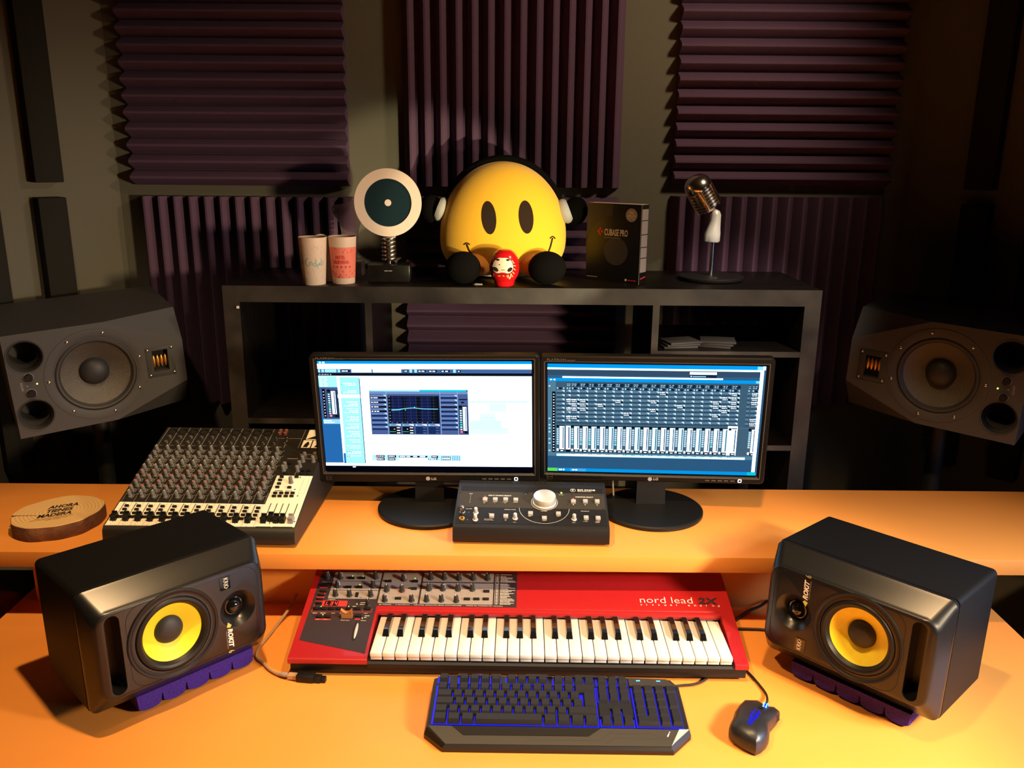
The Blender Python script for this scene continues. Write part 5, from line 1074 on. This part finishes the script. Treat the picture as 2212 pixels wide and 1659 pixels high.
cable('audio_cable', 'black cable running from behind the synthesizer up past the right speaker', [(0.458, 1.615, 0.004), (0.470, 1.634, 0.004), (0.4871, 1.6534, 0.004), (0.5214, 1.6870, 0.0045), (0.5513, 1.700, 0.010), (0.572, 1.703, 0.022), (0.60, 1.703, 0.010), (0.65, 1.70, 0.004)], 0.0032, 'cableblk', 'black cables right of the synthesizer')
cable('audio_cable', 'black cable running straight from the synthesizer to the right speaker', [(0.459, 1.612, 0.0035), (0.4826, 1.616, 0.0035), (0.5234, 1.6148, 0.0035), (0.56, 1.612, 0.0035), (0.64, 1.62, 0.0035)], 0.0030, 'cableblk', 'black cables right of the synthesizer')
cable('mouse_cable', 'thin black cable curving from the mouse to the synthesizer', [(0.430, 1.520, 0.003), (0.4500, 1.485, 0.003), (0.4624, 1.4582, 0.003), (0.4730, 1.4164, 0.003), (0.4765, 1.3877, 0.004), (0.4700, 1.3600, 0.010), (0.4625, 1.3430, 0.017)], 0.0022, 'cableblk', 'black cables right of the synthesizer')
cable('keyboard_cable', 'black cable looping from the back of the computer keyboard under the synthesizer', [(0.285, 1.400, 0.006), (0.3213, 1.4130, 0.004), (0.3502, 1.418, 0.004), (0.372, 1.432, 0.004), (0.380, 1.446, 0.0035), (0.37, 1.47, 0.0035)], 0.0024, 'cableblk')
cable('monitor_cable', 'grey cable hanging from the back of the right monitor to the shelf', [(0.243, 1.935, 0.25), (0.245, 1.930, 0.20), (0.246, 1.915, 0.176), (0.25, 1.90, 0.1725), (0.30, 1.96, 0.1725)], 0.0024, 'grey_print')

# ================================================================ engraved wood slice
ws = thing('wood_slice', 'round bark-edged wood slice printed with bold black words at the left of the shelf', 'wood slice', (-0.9975, 1.748, 0.169), 24)
rw = random.Random(2); rim = []
for k in range(96):
    a = 2 * pi * k / 96; d = ((a - R(176) + pi) % (2 * pi)) - pi
    rr_ = 0.0905 + 0.004 * sin(2 * a + 0.5) + 0.0015 * sin(5 * a + 1) + 0.0008 * sin(11 * a) - (0.010 if abs(d) < 0.03 else 0.0)
    rim.append((rr_ * cos(a), rr_ * 0.985 * sin(a)))
MB().loft([[(u * .985, v * .985, 0.0) for u, v in rim], [(u, v, 0.004) for u, v in rim], [(u * 1.004, v * 1.004, 0.018) for u, v in rim], [(u * .995, v * .995, 0.0315) for u, v in rim]]).build('bark', 'bark', ws, smooth=50)
MB().loft([[(u * .992, v * .992, 0.030) for u, v in rim], [(u * .985, v * .985, 0.0325) for u, v in rim]]).build('cut_face', 'endgrain', ws, smooth=40)
FWd = lambda u, v, h=0: (u, v, 0.0328)
tx = MB()
for k, (t_, x_, y_) in enumerate((('AHORA', -0.0200, 0.0190), ('TIENES', -0.0240, -0.0040), ('MADERA', -0.0400, -0.0270))): tx.text(t_, 0.0240, FWd, sx=0.70, shear=0.30, bold=0.0009, origin=(x_, y_))
tx.build('lettering', 'blackprint', ws, smooth=None)
cr = MB(); cr.face([FWd(-0.0885, 0.010), FWd(-0.0885, 0.006), FWd(-0.040, -0.0110), FWd(-0.040, -0.0095)]); cr.build('drying_crack', 'bark', ws, smooth=None)
t2 = MB(); t2.text('xxxxxxx xx xx xxxxxx x xxxxx x xxxx xxx xxxxxx', 0.0046, FWd, sx=0.66, origin=(-0.044, -0.0355)); t2.text('xxxxxx xx xxxx xxxxxxxxxxx xx xxxxxx x xxxxxxx', 0.0042, FWd, sx=0.7, origin=(-0.052, -0.0415)); t2.text('xxxxxxx xxxxxxxx', 0.0042, FWd, sx=0.8, origin=(-0.022, -0.0470))
t2.build('small_print', 'bark', ws, smooth=None)

# ================================================================ things on the rack
RZt = 0.6464
# -- plush smiley
pc_ = Vector((-0.0275, 2.330, 0.7995)); rX, rY, rZ = 0.1690, 0.118, 0.1540
ps_ = thing('smiley_plush', 'big yellow smiley plush wearing black headphones on the shelving unit', 'plush toy', (pc_.x, pc_.y, RZt), 0)
dz = pc_.z - RZt
W0, BU, BL = -0.0425, 0.1940, 0.1080
def bc(w):
    # half width of the body at height w: high dome above, bulging seat below
    d = w - W0
    return math.sqrt(max(0.0, 1 - (d / BU) ** 2)) if d >= 0 else max(0.0, 1 - (-d / BL) ** 2.7) ** (1 / 2.7)
def ballp(u, w, off=0.0):
    X = u / rX; q = max(0.0, bc(w) ** 2 - X * X)
    return (u, -rY * math.sqrt(q) ** 0.9 - off, dz + w)
mb = MB(); rl = []
ws_ = [W0 + BU * sin(pi / 2 * k / 26) for k in range(26, -1, -1)] + [W0 - BL * sin(pi / 2 * k / 16) for k in range(1, 17)]
for w in ws_:
    c = max(bc(w), 1e-3); rg = []
    for i in range(72):
        b = 2 * pi * i / 72; rg.append((rX * c * cos(b), rY * abs(c * sin(b)) ** 0.9 * (1 if sin(b) > 0 else -1), dz + w))
    rl.append(rg)
mb.loft(rl); mb.build('body', 'plush', ps_, smooth=80)
TI = R(4.5); rt = lambda u, w: (u * cos(TI) - w * sin(TI), u * sin(TI) + w * cos(TI))
for nm, (ex, ez) in (('eye', (-0.0350, 0.0120)), ('eye', (0.0600, 0.0140))):
    pol = []
    for k in range(40):
        a = 2 * pi * k / 40; uu, ww = 0.0188 * cos(a), 0.0415 * sin(a); c5, s5 = cos(R(6)), sin(R(6))
        pol.append((ex + uu * c5 - ww * -s5 * -1 * -1 if 0 else ex + uu * c5 - ww * s5 * 1, ez + uu * s5 + ww * c5))
    pol = [(ex + (0.0188 * cos(2 * pi * k / 40)) * cos(R(6)) + 0.0415 * sin(2 * pi * k / 40) * -sin(R(6)), ez + 0.0415 * sin(2 * pi * k / 40) * cos(R(6)) + 0.0188 * cos(2 * pi * k / 40) * sin(R(6))) for k in range(40)]
    MB().decal(pol, lambda u, w: ballp(u, w, 0.0008), 6).build(nm, 'plusheye', ps_)
FBl = lambda u, w: ballp(u, w, 0.0010)
mo_ = MB(); cv_ = [(-0.0925, -0.0560), (-0.0850, -0.0740), (-0.0730, -0.0900), (-0.0560, -0.1030), (-0.0330, -0.1130), (0.005, -0.1190), (0.045, -0.1160), (0.082, -0.1060), (0.1080, -0.0920), (0.1220, -0.0700), (0.1300, -0.0400)]
mo_.ribbon(cv_, 0.0042, FBl, 8); mo_.ribbon([(-0.1000, -0.0580), (-0.0925, -0.0530), (-0.0840, -0.0570)], 0.0030, FBl, 5); mo_.ribbon([(0.1225, -0.0415), (0.1300, -0.0365), (0.1375, -0.0430)], 0.0030, FBl, 5)
mo_.build('mouth', 'plusheye', ps_)
# legs and feet
for sx_, fx_ in ((-1, -0.0985), (1, 0.1140)):
    MB().tube([(fx_ * 0.55, -0.075, 0.048), (fx_ * 0.75, -0.105, 0.042), (fx_ * 0.95, -0.125, 0.040)], [0.034, 0.030, 0.028], 20, smooth=False).build('leg', 'plushorange', ps_, smooth=60)
MB().sphere((-0.1000, -0.143, 0.0415), 0.0455, 0.040, 0.0415, 32, 20).build('foot', 'plushblack', ps_, smooth=80)
MB().sphere((0.1145, -0.143, 0.0425), 0.0485, 0.042, 0.0425, 32, 20).build('foot', 'plushblack', ps_, smooth=80)
# headphones
hp = []
for k in range(29):
    t = -1 + 2 * k / 28; w = 0.045 + (W0 + BU - 0.045) * math.cos(t * pi / 2) ** 0.62 if abs(t) < 1 else 0.045
    hp.append(((rX * bc(w) + 0.004) * (1 if t > 0 else -1) if abs(t) > 0.02 else 0.0, 0.010, dz + w + 0.006 * math.cos(t * pi / 2)))
hb = MB(); rl = []
for (x, y, z) in hp:
    n = Vector((x, 0, z - dz - W0)).normalized(); rg = []
    for q in range(12):
        b = 2 * pi * q / 12; rg.append((x + n.x * 0.0095 * cos(b), y + 0.024 * sin(b), z + n.z * 0.0095 * cos(b)))
    rl.append(rg)
hb.loft(rl); hband = hb.build('headband', 'plushblack', ps_, smooth=60)
for s_, cx_, cz_ in ((-1, -0.1920, 0.0250), (1, 0.1935, 0.0230)):
    MB().sphere((0, 0, 0), 0.033, 0.036, 0.0385, 28, 18).build('ear_cup', 'plushblack', ps_, T(cx_, 0.010, dz + cz_) @ RY(s_ * 12))
    MB().lathe([(0, -0.012), (0.028, -0.012), (0.0335, -0.004), (0.0335, 0.004), (0.028, 0.012), (0, 0.012)], 36).build('ear_pad', 'mesh', ps_, T(cx_ - s_ * 0.029, -0.010, dz + cz_ + 0.001) @ RY(90 - s_ * 22) , smooth=50)
# -- daruma
dm = thing('daruma_doll', 'small red round doll with a white face standing in front of the smiley plush', 'doll', (-0.0215, 2.158, RZt))
dprof = [(0.0, 0.0), (0.0185, 0.0), (0.0230, 0.003), (0.0250, 0.009), (0.0260, 0.0135), (0.0300, 0.0200), (0.0345, 0.0290), (0.0372, 0.0400), (0.0378, 0.0500), (0.0365, 0.0610), (0.0335, 0.0710), (0.0290, 0.0800), (0.0225, 0.0870), (0.0130, 0.0920), (0.0, 0.0935)]
def smooth_prof(P, n=4):
    Q = []
    for i in range(len(P) - 1):
        p0 = Vector(P[max(i - 1, 0)]); p1 = Vector(P[i]); p2 = Vector(P[i + 1]); p3 = Vector(P[min(i + 2, len(P) - 1)])
        for k in range(n):
            t = k / n; v = 0.5 * ((2 * p1) + (p2 - p0) * t + (2 * p0 - 5 * p1 + 4 * p2 - p3) * t * t + (3 * p1 - p0 - 3 * p2 + p3) * t ** 3); Q.append((max(v.x, 0), v.y))
    Q.append(P[-1]); return Q
sp_ = smooth_prof(dprof)
def drad(z):
    for (r0, z0_), (r1, z1_) in zip(sp_, sp_[1:]):
        if z0_ <= z <= z1_ and z1_ > z0_: return r0 + (r1 - r0) * (z - z0_) / (z1_ - z0_)
    return 0.001
MB().lathe(sp_, 48).build('body', 'darumared', dm, smooth=80)
def FD(off, du=-0.0035):
    def f(u, z, h=0):
        r = drad(z) + off; x = u + du; x = max(-r * .98, min(r * .98, x)); return (x, -math.sqrt(max(r * r - x * x, 1e-8)), z)
    return f
bean = [(0.0, 0.0745), (0.011, 0.0742), (0.018, 0.070), (0.0235, 0.0620), (0.0260, 0.052), (0.0235, 0.0420), (0.0170, 0.0370), (0.0100, 0.0365), (0.0050, 0.0385), (0.0, 0.0390), (-0.0050, 0.0385), (-0.0100, 0.0365), (-0.0170, 0.0370), (-0.0235, 0.0420), (-0.0260, 0.052), (-0.0235, 0.0620), (-0.018, 0.070), (-0.011, 0.0742)]
MB().decal([(u * 1.07, 0.055 + (z - 0.055) * 1.06) for u, z in bean], FD(0.0003), 6).build('face_outline', 'plusheye', dm)
MB().decal(bean, FD(0.0008), 6).build('face', 'cream', dm)
de = MB()
for s_ in (-1, 1):
    de.decal([(s_ * (0.0125 + 0.0045 * cos(a)), 0.0695 + 0.0024 * sin(a)) for a in [2 * pi * k / 16 for k in range(16)]], FD(0.0013), 3)
    de.decal([(s_ * (0.0175 + 0.0062 * cos(a) - 0.001 * sin(a)), 0.0460 + 0.0048 * sin(a) + 0.003 * cos(a)) for a in [2 * pi * k / 16 for k in range(16)]], FD(0.0013), 3)
de.decal([(-0.0085 + 0.0014 * cos(a), 0.0580 + 0.0014 * sin(a)) for a in [2 * pi * k / 10 for k in range(10)]], FD(0.0013), 2)
de.ribbon([(-0.012, 0.0345), (-0.006, 0.0330), (0.0, 0.0350), (0.006, 0.0330), (0.012, 0.0345)], 0.0012, FD(0.0013)); de.build('painted_features', 'plusheye', dm)
MB().ribbon([(-0.004, 0.0455), (0.0, 0.0450), (0.005, 0.0455)], 0.0016, FD(0.0014)).build('mouth', 'darumared', dm)
gp = MB()
for q in (((0.022, 0.068), (0.0255, 0.0655)), ((0.0245, 0.064), (0.0285, 0.0610)), ((0.0265, 0.0560), (0.0320, 0.0540)), ((0.0265, 0.0480), (0.0315, 0.0440)), ((0.0240, 0.0400), (0.0290, 0.0345)), ((0.0200, 0.0360), (0.0250, 0.0270)), ((0.0130, 0.0330), (0.0165, 0.0210)), ((0.0100, 0.0320), (0.0120, 0.0255)), ((0.0200, 0.0350), (0.0180, 0.0220)), ((0.0145, 0.0255), (0.0215, 0.0280)), ((-0.006, 0.031), (-0.012, 0.029)), ((0.0, 0.0315), (0.004, 0.029)), ((-0.022, 0.034), (-0.026, 0.027)), ((-0.0265, 0.056), (-0.030, 0.053))):
    gp.ribbon([q[0], ((q[0][0] + q[1][0]) / 2, (q[0][1] + q[1][1]) / 2 - 0.0004), q[1]], 0.0017, FD(0.0006), 4)
gp.build('gold_strokes', 'goldpaint', dm)
# -- paper scrap
sc_ = MB(); rs = random.Random(4); sc_.loft([[(0.012 * cos(a) * (0.8 + .3 * rs.random()), 0.007 * sin(a) * (0.8 + .3 * rs.random()), 0.001 + 0.0015 * rs.random()) for a in [2 * pi * k / 9 for k in range(9)]], [(0.008 * cos(a), 0.004 * sin(a), 0.0045 + 0.002 * rs.random()) for a in [2 * pi * k / 9 for k in range(9)]]])
o = sc_.build('paper_scrap', 'wpaper'); o.location = (-0.0865, 2.160, RZt + ZO); tag(o, 'small crumpled scrap of paper left of the red doll', 'paper')

# -- software box
sb_ = thing('software_box', 'black software box with light painted on its top, standing between the plush and the microphone', 'box', (0.3237, 2.1989, RZt), -37.95)
W_, H_, D_ = 0.1626, 0.2012, 0.036
MB().box(-W_, 0, 0, D_, 0, H_, 0.0006).build('carton', 'boxface', sb_)
MB().box(-W_ + 0.0008, -0.0008, 0.0008, D_ - 0.0008, H_ - 0.0002, H_ + 0.0004).build('top_flap', 'boxtop', sb_)
FX = lambda u, v, h=0: (u, -0.0003, v)
MB().face([FX(*p) for p in [(-W_ + 0.0005, 0.008)] + [(-0.083 + 0.082 * cos(R(a)), 0.087 + 0.082 * sin(R(a))) for a in range(200, 89, -6)] + [(-0.083, H_ - 0.002), (-W_ + 0.0005, H_ - 0.002)]]).build('cover_arc', 'boxarc', sb_, smooth=None)
MB().face([(u, -0.0004, v) for u, v in circ(0.036, 40, -0.0720, 0.0800)]).build('cover_orb', 'boxorb', sb_, smooth=None)
FX2 = lambda u, v, h=0: (u, -0.0007, v)
letter(sb_, 'CUBASE PRO', 0.0235, FX2, 'cream', 'cover_title', sx=0.52, bold=0.0005, origin=(-0.1085, 0.1200)); letter(sb_, 'Advanced Music Production System', 0.0052, FX2, 'grey_print', 'small_print', sx=0.66, origin=(-0.1085, 0.1130)); letter(sb_, 'xxxxxxxxxxxxxxxxx', 0.0038, FX2, 'grey_print', 'small_print', sx=0.9, origin=(-0.159, 0.008))
rd = MB(); rd.face([FX2(*p) for p in ((-0.1300, 0.1290), (-0.1205, 0.1395), (-0.1175, 0.1360), (-0.1235, 0.1290), (-0.1175, 0.1220), (-0.1205, 0.1185))]); rd.face([FX2(u, v) for u, v in circ(0.0034, 16, -0.1160, 0.1290)]); rd.build('red_emblem', 'redprint', sb_, smooth=None); rd = MB(); rd.text('steinberg', 0.0052, FX2, sx=0.95, origin=(-0.0330, 0.0068)); rd.mi = 1; rd.face([FX2(u, v) for u, v in circ(0.0032, 16, -0.0385, 0.0086)])
rd.build('maker_mark', ['redprint', 'cream'], sb_, smooth=None)
bd = MB(); bd.face([FX2(u, v) for u, v in circ(0.0170, 36, -0.0290, 0.1745)]); bd.mi = 1; FX3 = lambda u, v, h=0: (u, -0.0010, v)
bd.text('FREE', 0.0090, FX3, sx=0.72, bold=0.0003, align='CENTER', origin=(-0.0290, 0.1775)); bd.text('UPDATE', 0.0090, FX3, sx=0.72, bold=0.0003, align='CENTER', origin=(-0.0290, 0.1690)); bd.text('xx xxxx xxxxxxx', 0.0030, FX3, sx=0.8, align='CENTER', origin=(-0.0290, 0.1645)); bd.build('round_sticker', ['grey_print', 'cream'], sb_, smooth=None)
ss_ = MB(); FS_ = lambda u, v, h=0: (0.0003, u, v)
for a, b in ((0.030, 0.0655), (0.0675, 0.0930), (0.0950, 0.1250), (0.1270, 0.1605), (0.1625, 0.1900)): ss_.face([FS_(0.003, a), FS_(D_ - 0.002, a), FS_(D_ - 0.002, b), FS_(0.003, b)])
ss_.build('side_pictures', 'boxside', sb_, smooth=None)
MB().face([(0.0004, 0.006, 0.012), (0.0004, D_ - .004, 0.016), (0.0004, D_ - .004, 0.019), (0.0004, 0.006, 0.015)]).build('side_mark', 'redprint', sb_, smooth=None)
MB().box(-0.0007, 0.0007, -0.0009, -0.0003, 0, H_).build('painted_edge_highlight', 'grey_print', sb_)  # pale strip paints a highlight along the carton's front corner

# -- microphone on a stand
mc = thing('microphone', 'chrome vintage-style ribbed microphone on a slim stand with a round black base', 'microphone', (0.531, 2.300, RZt))
MB().lathe([(0.0, 0.002), (0.070, 0.002), (0.085, 0.0025), (0.0870, 0.005), (0.0870, 0.0105), (0.0855, 0.0120), (0.0, 0.0130)], 72).build('base', 'bkbody', mc, smooth=40)
MB().cyl(0.060, 0.0, 0.003, 32).build('base_pad', 'rubber', mc)
MB().text('xxx', 0.005, lambda u, v, h=0: (u, v, 0.0134), sx=1.2, align='CENTER', origin=(0, -0.062)).build('lettering', 'white', mc, smooth=None)
MB().cyl(0.0052, 0.012, 0.105, 24).build('stem', 'micchrome', mc)
hd_ = MB(); hd_.loft([[(x * s * sx + dx, y * s, z) for x, y in circ(1.0, 28)] for (s, sx, dx, z) in ((0.0150, 1.15, -0.002, 0.1005), (0.0172, 1.2, -0.003, 0.103), (0.0175, 1.22, -0.003, 0.122), (0.0155, 1.1, 0.000, 0.140), (0.0125, 1.1, 0.003, 0.158), (0.0120, 1.15, 0.003, 0.172), (0.0105, 1.1, 0.001, 0.182), (0.006, 1.0, -0.001, 0.186))])
hd_.build('swivel_body', 'satinw', mc, smooth=50)
MB().tube([(-0.006, 0.0, 0.178), (-0.013, 0.0, 0.184), (-0.012, 0, 0.192)], 0.006, 12, smooth=False).build('swivel_joint', 'chrome', mc)
AX = T(-0.0125, 0.0, 0.186) @ RY(-33) @ RX(8)
cp_ = [(0.0, 0.0), (0.020, 0.0), (0.0270, 0.003), (0.0300, 0.008)]
for k in range(6):
    z = 0.010 + 0.0088 * k; cp_ += [(0.0345, z), (0.0365, z + 0.0012), (0.0365, z + 0.0048), (0.0345, z + 0.0058), (0.0318, z + 0.0062), (0.0318, z + 0.0084)]
cp_ += [(0.0352, 0.0635), (0.0362, 0.0680), (0.0350, 0.0770), (0.0310, 0.0870), (0.0235, 0.0950), (0.0130, 0.0995), (0.0, 0.1010)]
MB().lathe(cp_, 56).build('head', 'micchrome', mc, AX, smooth=40)
gr = MB()
for a in range(0, 360, 60): gr.box(0.0335, 0.0375, -0.0025, 0.0025, 0.008, 0.066, 0.0008, Mx=RZ(a + 15))
gr.build('head_bars', 'micchrome', mc, AX)

# -- award: frosted ring with disc on a spring
aw = thing('award_trophy', 'frosted ring trophy holding a dark disc on a chrome spring and black block', 'trophy', (-0.3230, 2.250, RZt), 3)
MB().box(-0.0540, 0.0540, -0.040, 0.040, 0.0, 0.0430, 0.0015).build('base_block', 'stoneblk', aw)
MB().text('xxxxxx', 0.0055, lambda u, v, h=0: (u, -0.0403, v), sx=1.1, align='CENTER', origin=(0, 0.027)).build('engraving', 'grey_print', aw, smooth=None)
sg_ = MB(); turns = 6.5; sg_.tube([(0.0165 * cos(2 * pi * turns * k / 150), 0.0165 * sin(2 * pi * turns * k / 150), 0.0480 + 0.068 * k / 150) for k in range(151)], 0.0036, 12, smooth=False); sg_.build('spring', 'micchrome', aw, smooth=60)
MB().cyl(0.0045, 0.043, 0.130, 16).build('post', 'chrome', aw)
cz = 0.1990; ro, ri = 0.0860, 0.0605
rg_ = MB(); P1, P2 = circ(ro, 72, 0, cz), circ(ri, 72, 0, cz); Y = lambda P, y: [(u, y, v) for u, v in P]
rg_.loft([Y(P2, -0.005), Y(P1, -0.005), Y(circ(ro, 72, 0, cz), 0.005), Y(P2, 0.005)], cap=False); rg_.loft([Y(P2, 0.005), Y(P2, -0.005)], cap=False); rg_.build('frosted_ring', 'frostacr', aw, smooth=30)
MB().loft([Y(circ(0.0602, 72, 0, cz), -0.0015), Y(circ(0.0602, 72, 0, cz), 0.0015)]).build('disc', 'disc', aw)
MB().loft([Y(circ(0.0085, 32, 0, cz), -0.0035), Y(circ(0.0085, 32, 0, cz), 0.0035)]).build('disc_hub', 'frostacr', aw)

# -- clear acrylic trophy behind the cups
ac = thing('acrylic_trophy', 'clear acrylic trophy plate on a clear base behind the plastic cups', 'trophy', (-0.455, 2.340, RZt))
o2 = [(-0.0350, 0.1770), (-0.0300, 0.1860), (0.000, 0.1900), (0.0400, 0.2060), (0.0550, 0.2120), (0.0520, 0.1700), (0.0360, 0.1180), (0.0300, 0.0430), (-0.0120, 0.0430), (-0.0080, 0.1150), (-0.0130, 0.1420), (-0.0320, 0.1650)]
MB().prism(o2, -0.005, 0.005, f=lambda u, v, h: (u, h, v)).build('plate', 'acrylic', ac, smooth=20)
MB().loft([[(u, -0.006, v) for u, v in circ(0.0035, 16, -0.0270, 0.1755)], [(u, -0.0052, v) for u, v in circ(0.0035, 16, -0.0270, 0.1755)]]).build('stud', 'frostacr', ac)
MB().box(-0.052, 0.047, -0.030, 0.030, 0.0, 0.0430, 0.0015).build('base', 'acrylic', ac)
# -- round topped badge behind the cups
bg = thing('paper_badge', 'pale round-topped badge with black letters leaning between the two plastic cups', 'badge', (-0.4930, 2.215, RZt))
b2 = [(-0.0250, 0.0), (0.0250, 0.0), (0.0250, 0.0960)] + [(0.0250 * cos(R(a)), 0.0960 + 0.0250 * sin(R(a))) for a in range(10, 180, 10)] + [(-0.0250, 0.0960)]
MB().prism(b2, -0.0012, 0.0012, f=lambda u, v, h: (u, h, v)).build('card', 'cream', bg, smooth=None)
MB().prism(circ(0.0060, 20, 0, 0.0990), -0.0016, -0.0012, f=lambda u, v, h: (u, h, v)).build('hole', 'dark', bg, smooth=None)
tb = MB(); FBd = lambda u, v, h=0: (u, -0.0016, v)
tb.text('xxxx', 0.0150, FBd, sx=0.8, bold=0.0008, rot=-90, origin=(-0.004, 0.085)); tb.text('xxxxx', 0.0110, FBd, sx=0.8, bold=0.0005, rot=-90, origin=(0.006, 0.085)); tb.build('lettering', 'blackprint', bg, smooth=None)

# -- plastic cups
def cup(label, x, y, grp):
    root = thing('plastic_cup', label, 'cup', (x, y, RZt), 0, 0, 0, grp)
    MB().lathe([(0.0, 0.0012), (0.0262, 0.0012), (0.0270, 0.0), (0.0280, 0.0015), (0.0350, 0.1170), (0.0352, 0.1185), (0.0346, 0.1185), (0.0340, 0.1170), (0.0268, 0.004), (0.0, 0.004)], 56).build('cup_wall', 'frost', root, smooth=40)
    return root
cr_ = lambda z: 0.0280 + (0.0350 - 0.0280) * (z - 0.0015) / 0.1155
def FC(off, az0=0.0):
    def f(u, z, h=0): r = cr_(z); a = u / r + az0; return ((r + off) * sin(a), -(r + off) * cos(a), z)
    return f
G_ = 'frosted plastic cups on the shelving unit'
c1 = cup('frosted plastic cup with teal handwriting and pale leaf pattern, the left one', -0.5030, 2.166, G_)
c2 = cup('frosted plastic cup with red print and five stars, the right one', -0.4330, 2.190, G_)
lv = MB(); rq = random.Random(8)
for k in range(95):
    u = rq.uniform(-0.060, 0.060); z = rq.choice((rq.uniform(0.074, 0.100), rq.uniform(0.012, 0.048))); a = rq.uniform(0, pi); L_ = rq.uniform(0.002, 0.0045)
    lv.ribbon([(u - L_ * cos(a), z - L_ * sin(a)), (u, z + 0.0006), (u + L_ * cos(a), z + L_ * sin(a))], 0.0016, FC(0.0004), 2)
lv.build('leaf_pattern', 'cupwhite', c1)
hw_ = MB(); FH = FC(0.0006, -0.10)
for st in ([(-0.030, 0.066), (-0.029, 0.064)], [(-0.027, 0.061), (-0.030, 0.058), (-0.026, 0.055), (-0.024, 0.049), (-0.029, 0.047)], [(-0.021, 0.055), (-0.017, 0.058), (-0.020, 0.060), (-0.022, 0.054), (-0.017, 0.051)], [(-0.004, 0.069), (-0.010, 0.058), (-0.007, 0.052), (-0.002, 0.049)], [(0.001, 0.050), (0.002, 0.058), (0.006, 0.059), (0.007, 0.051)], [(0.016, 0.056), (0.011, 0.056), (0.011, 0.050), (0.016, 0.050), (0.016, 0.067)], [(0.017, 0.052), (0.021, 0.044)], [(0.023, 0.055), (0.020, 0.051), (0.024, 0.050), (0.026, 0.056), (0.027, 0.050)], [(0.031, 0.067), (0.030, 0.056), (0.032, 0.048)], [(0.036, 0.062), (0.036, 0.050)]):
    hw_.ribbon(st, 0.0013, FH, 5)
hw_.build('handwriting', 'cupteal', c1)
bn = MB(); FR_ = FC(0.0003)
for k in range(48):
    a, b = -0.094 + 0.0039 * k, -0.094 + 0.0039 * (k + 1)
    bn.face([FR_(a, 0.0150), FR_(b, 0.0150), FR_(b, 0.0930), FR_(a, 0.0930)])
bn.build('red_band', 'cupred', c2, smooth=60)
rt_ = MB(); F2 = FC(0.0007, 0.05)
rt_.text('HOTEL', 0.0125, F2, sx=0.62, bold=0.0003, align='CENTER', origin=(-0.002, 0.0640)); rt_.text('CALIFORNIA', 0.0125, F2, sx=0.60, bold=0.0003, align='CENTER', origin=(-0.002, 0.0520))
def star(cx, cy, r): return [(cx + (r if k % 2 == 0 else r * 0.42) * sin(pi * k / 5), cy + (r if k % 2 == 0 else r * 0.42) * cos(pi * k / 5)) for k in range(10)]
for k in range(5): rt_.decal(star(-0.0212 + 0.0105 * k, 0.0440, 0.0040), F2, 1)
for k in range(30):
    u = rq.uniform(-0.04, 0.04); z = rq.choice((rq.uniform(0.078, 0.091), rq.uniform(0.018, 0.034))); rt_.ribbon([(u, z), (u + rq.uniform(-.004, .004), z + 0.002), (u + rq.uniform(-.005, .005), z - 0.003)], 0.0009, F2, 2)
rt_.build('dark_red_print', 'cupred2', c2)

# ================================================================ things at the left edge of the desk
cs = thing('dark_backdrop_case', 'dark case enlarged as a black backdrop at the left end of the desk', 'case', (-1.36, 1.60, -0.85))  # case enlarged as a dark backdrop to hide the wall behind
MB().box(-0.25, 0.25, -0.75, 0.36, 0.0, 0.80, 0.006).build('case_body', 'stand', cs)
MB().box(-0.252, 0.252, -0.752, 0.362, 0.70, 0.712, 0.001).build('lid_trim', 'steel', cs)
cb = MB().box(-0.06, 0.06, -0.03, 0.03, 0, 0.05, 0.002).build('cardboard_box', 'card'); cb.matrix_world = T(-1.175, 1.735, -0.0495 + ZO) @ RZ(-12); tag(cb, 'small brown cardboard box on the dark case at the left end of the desk', 'box')
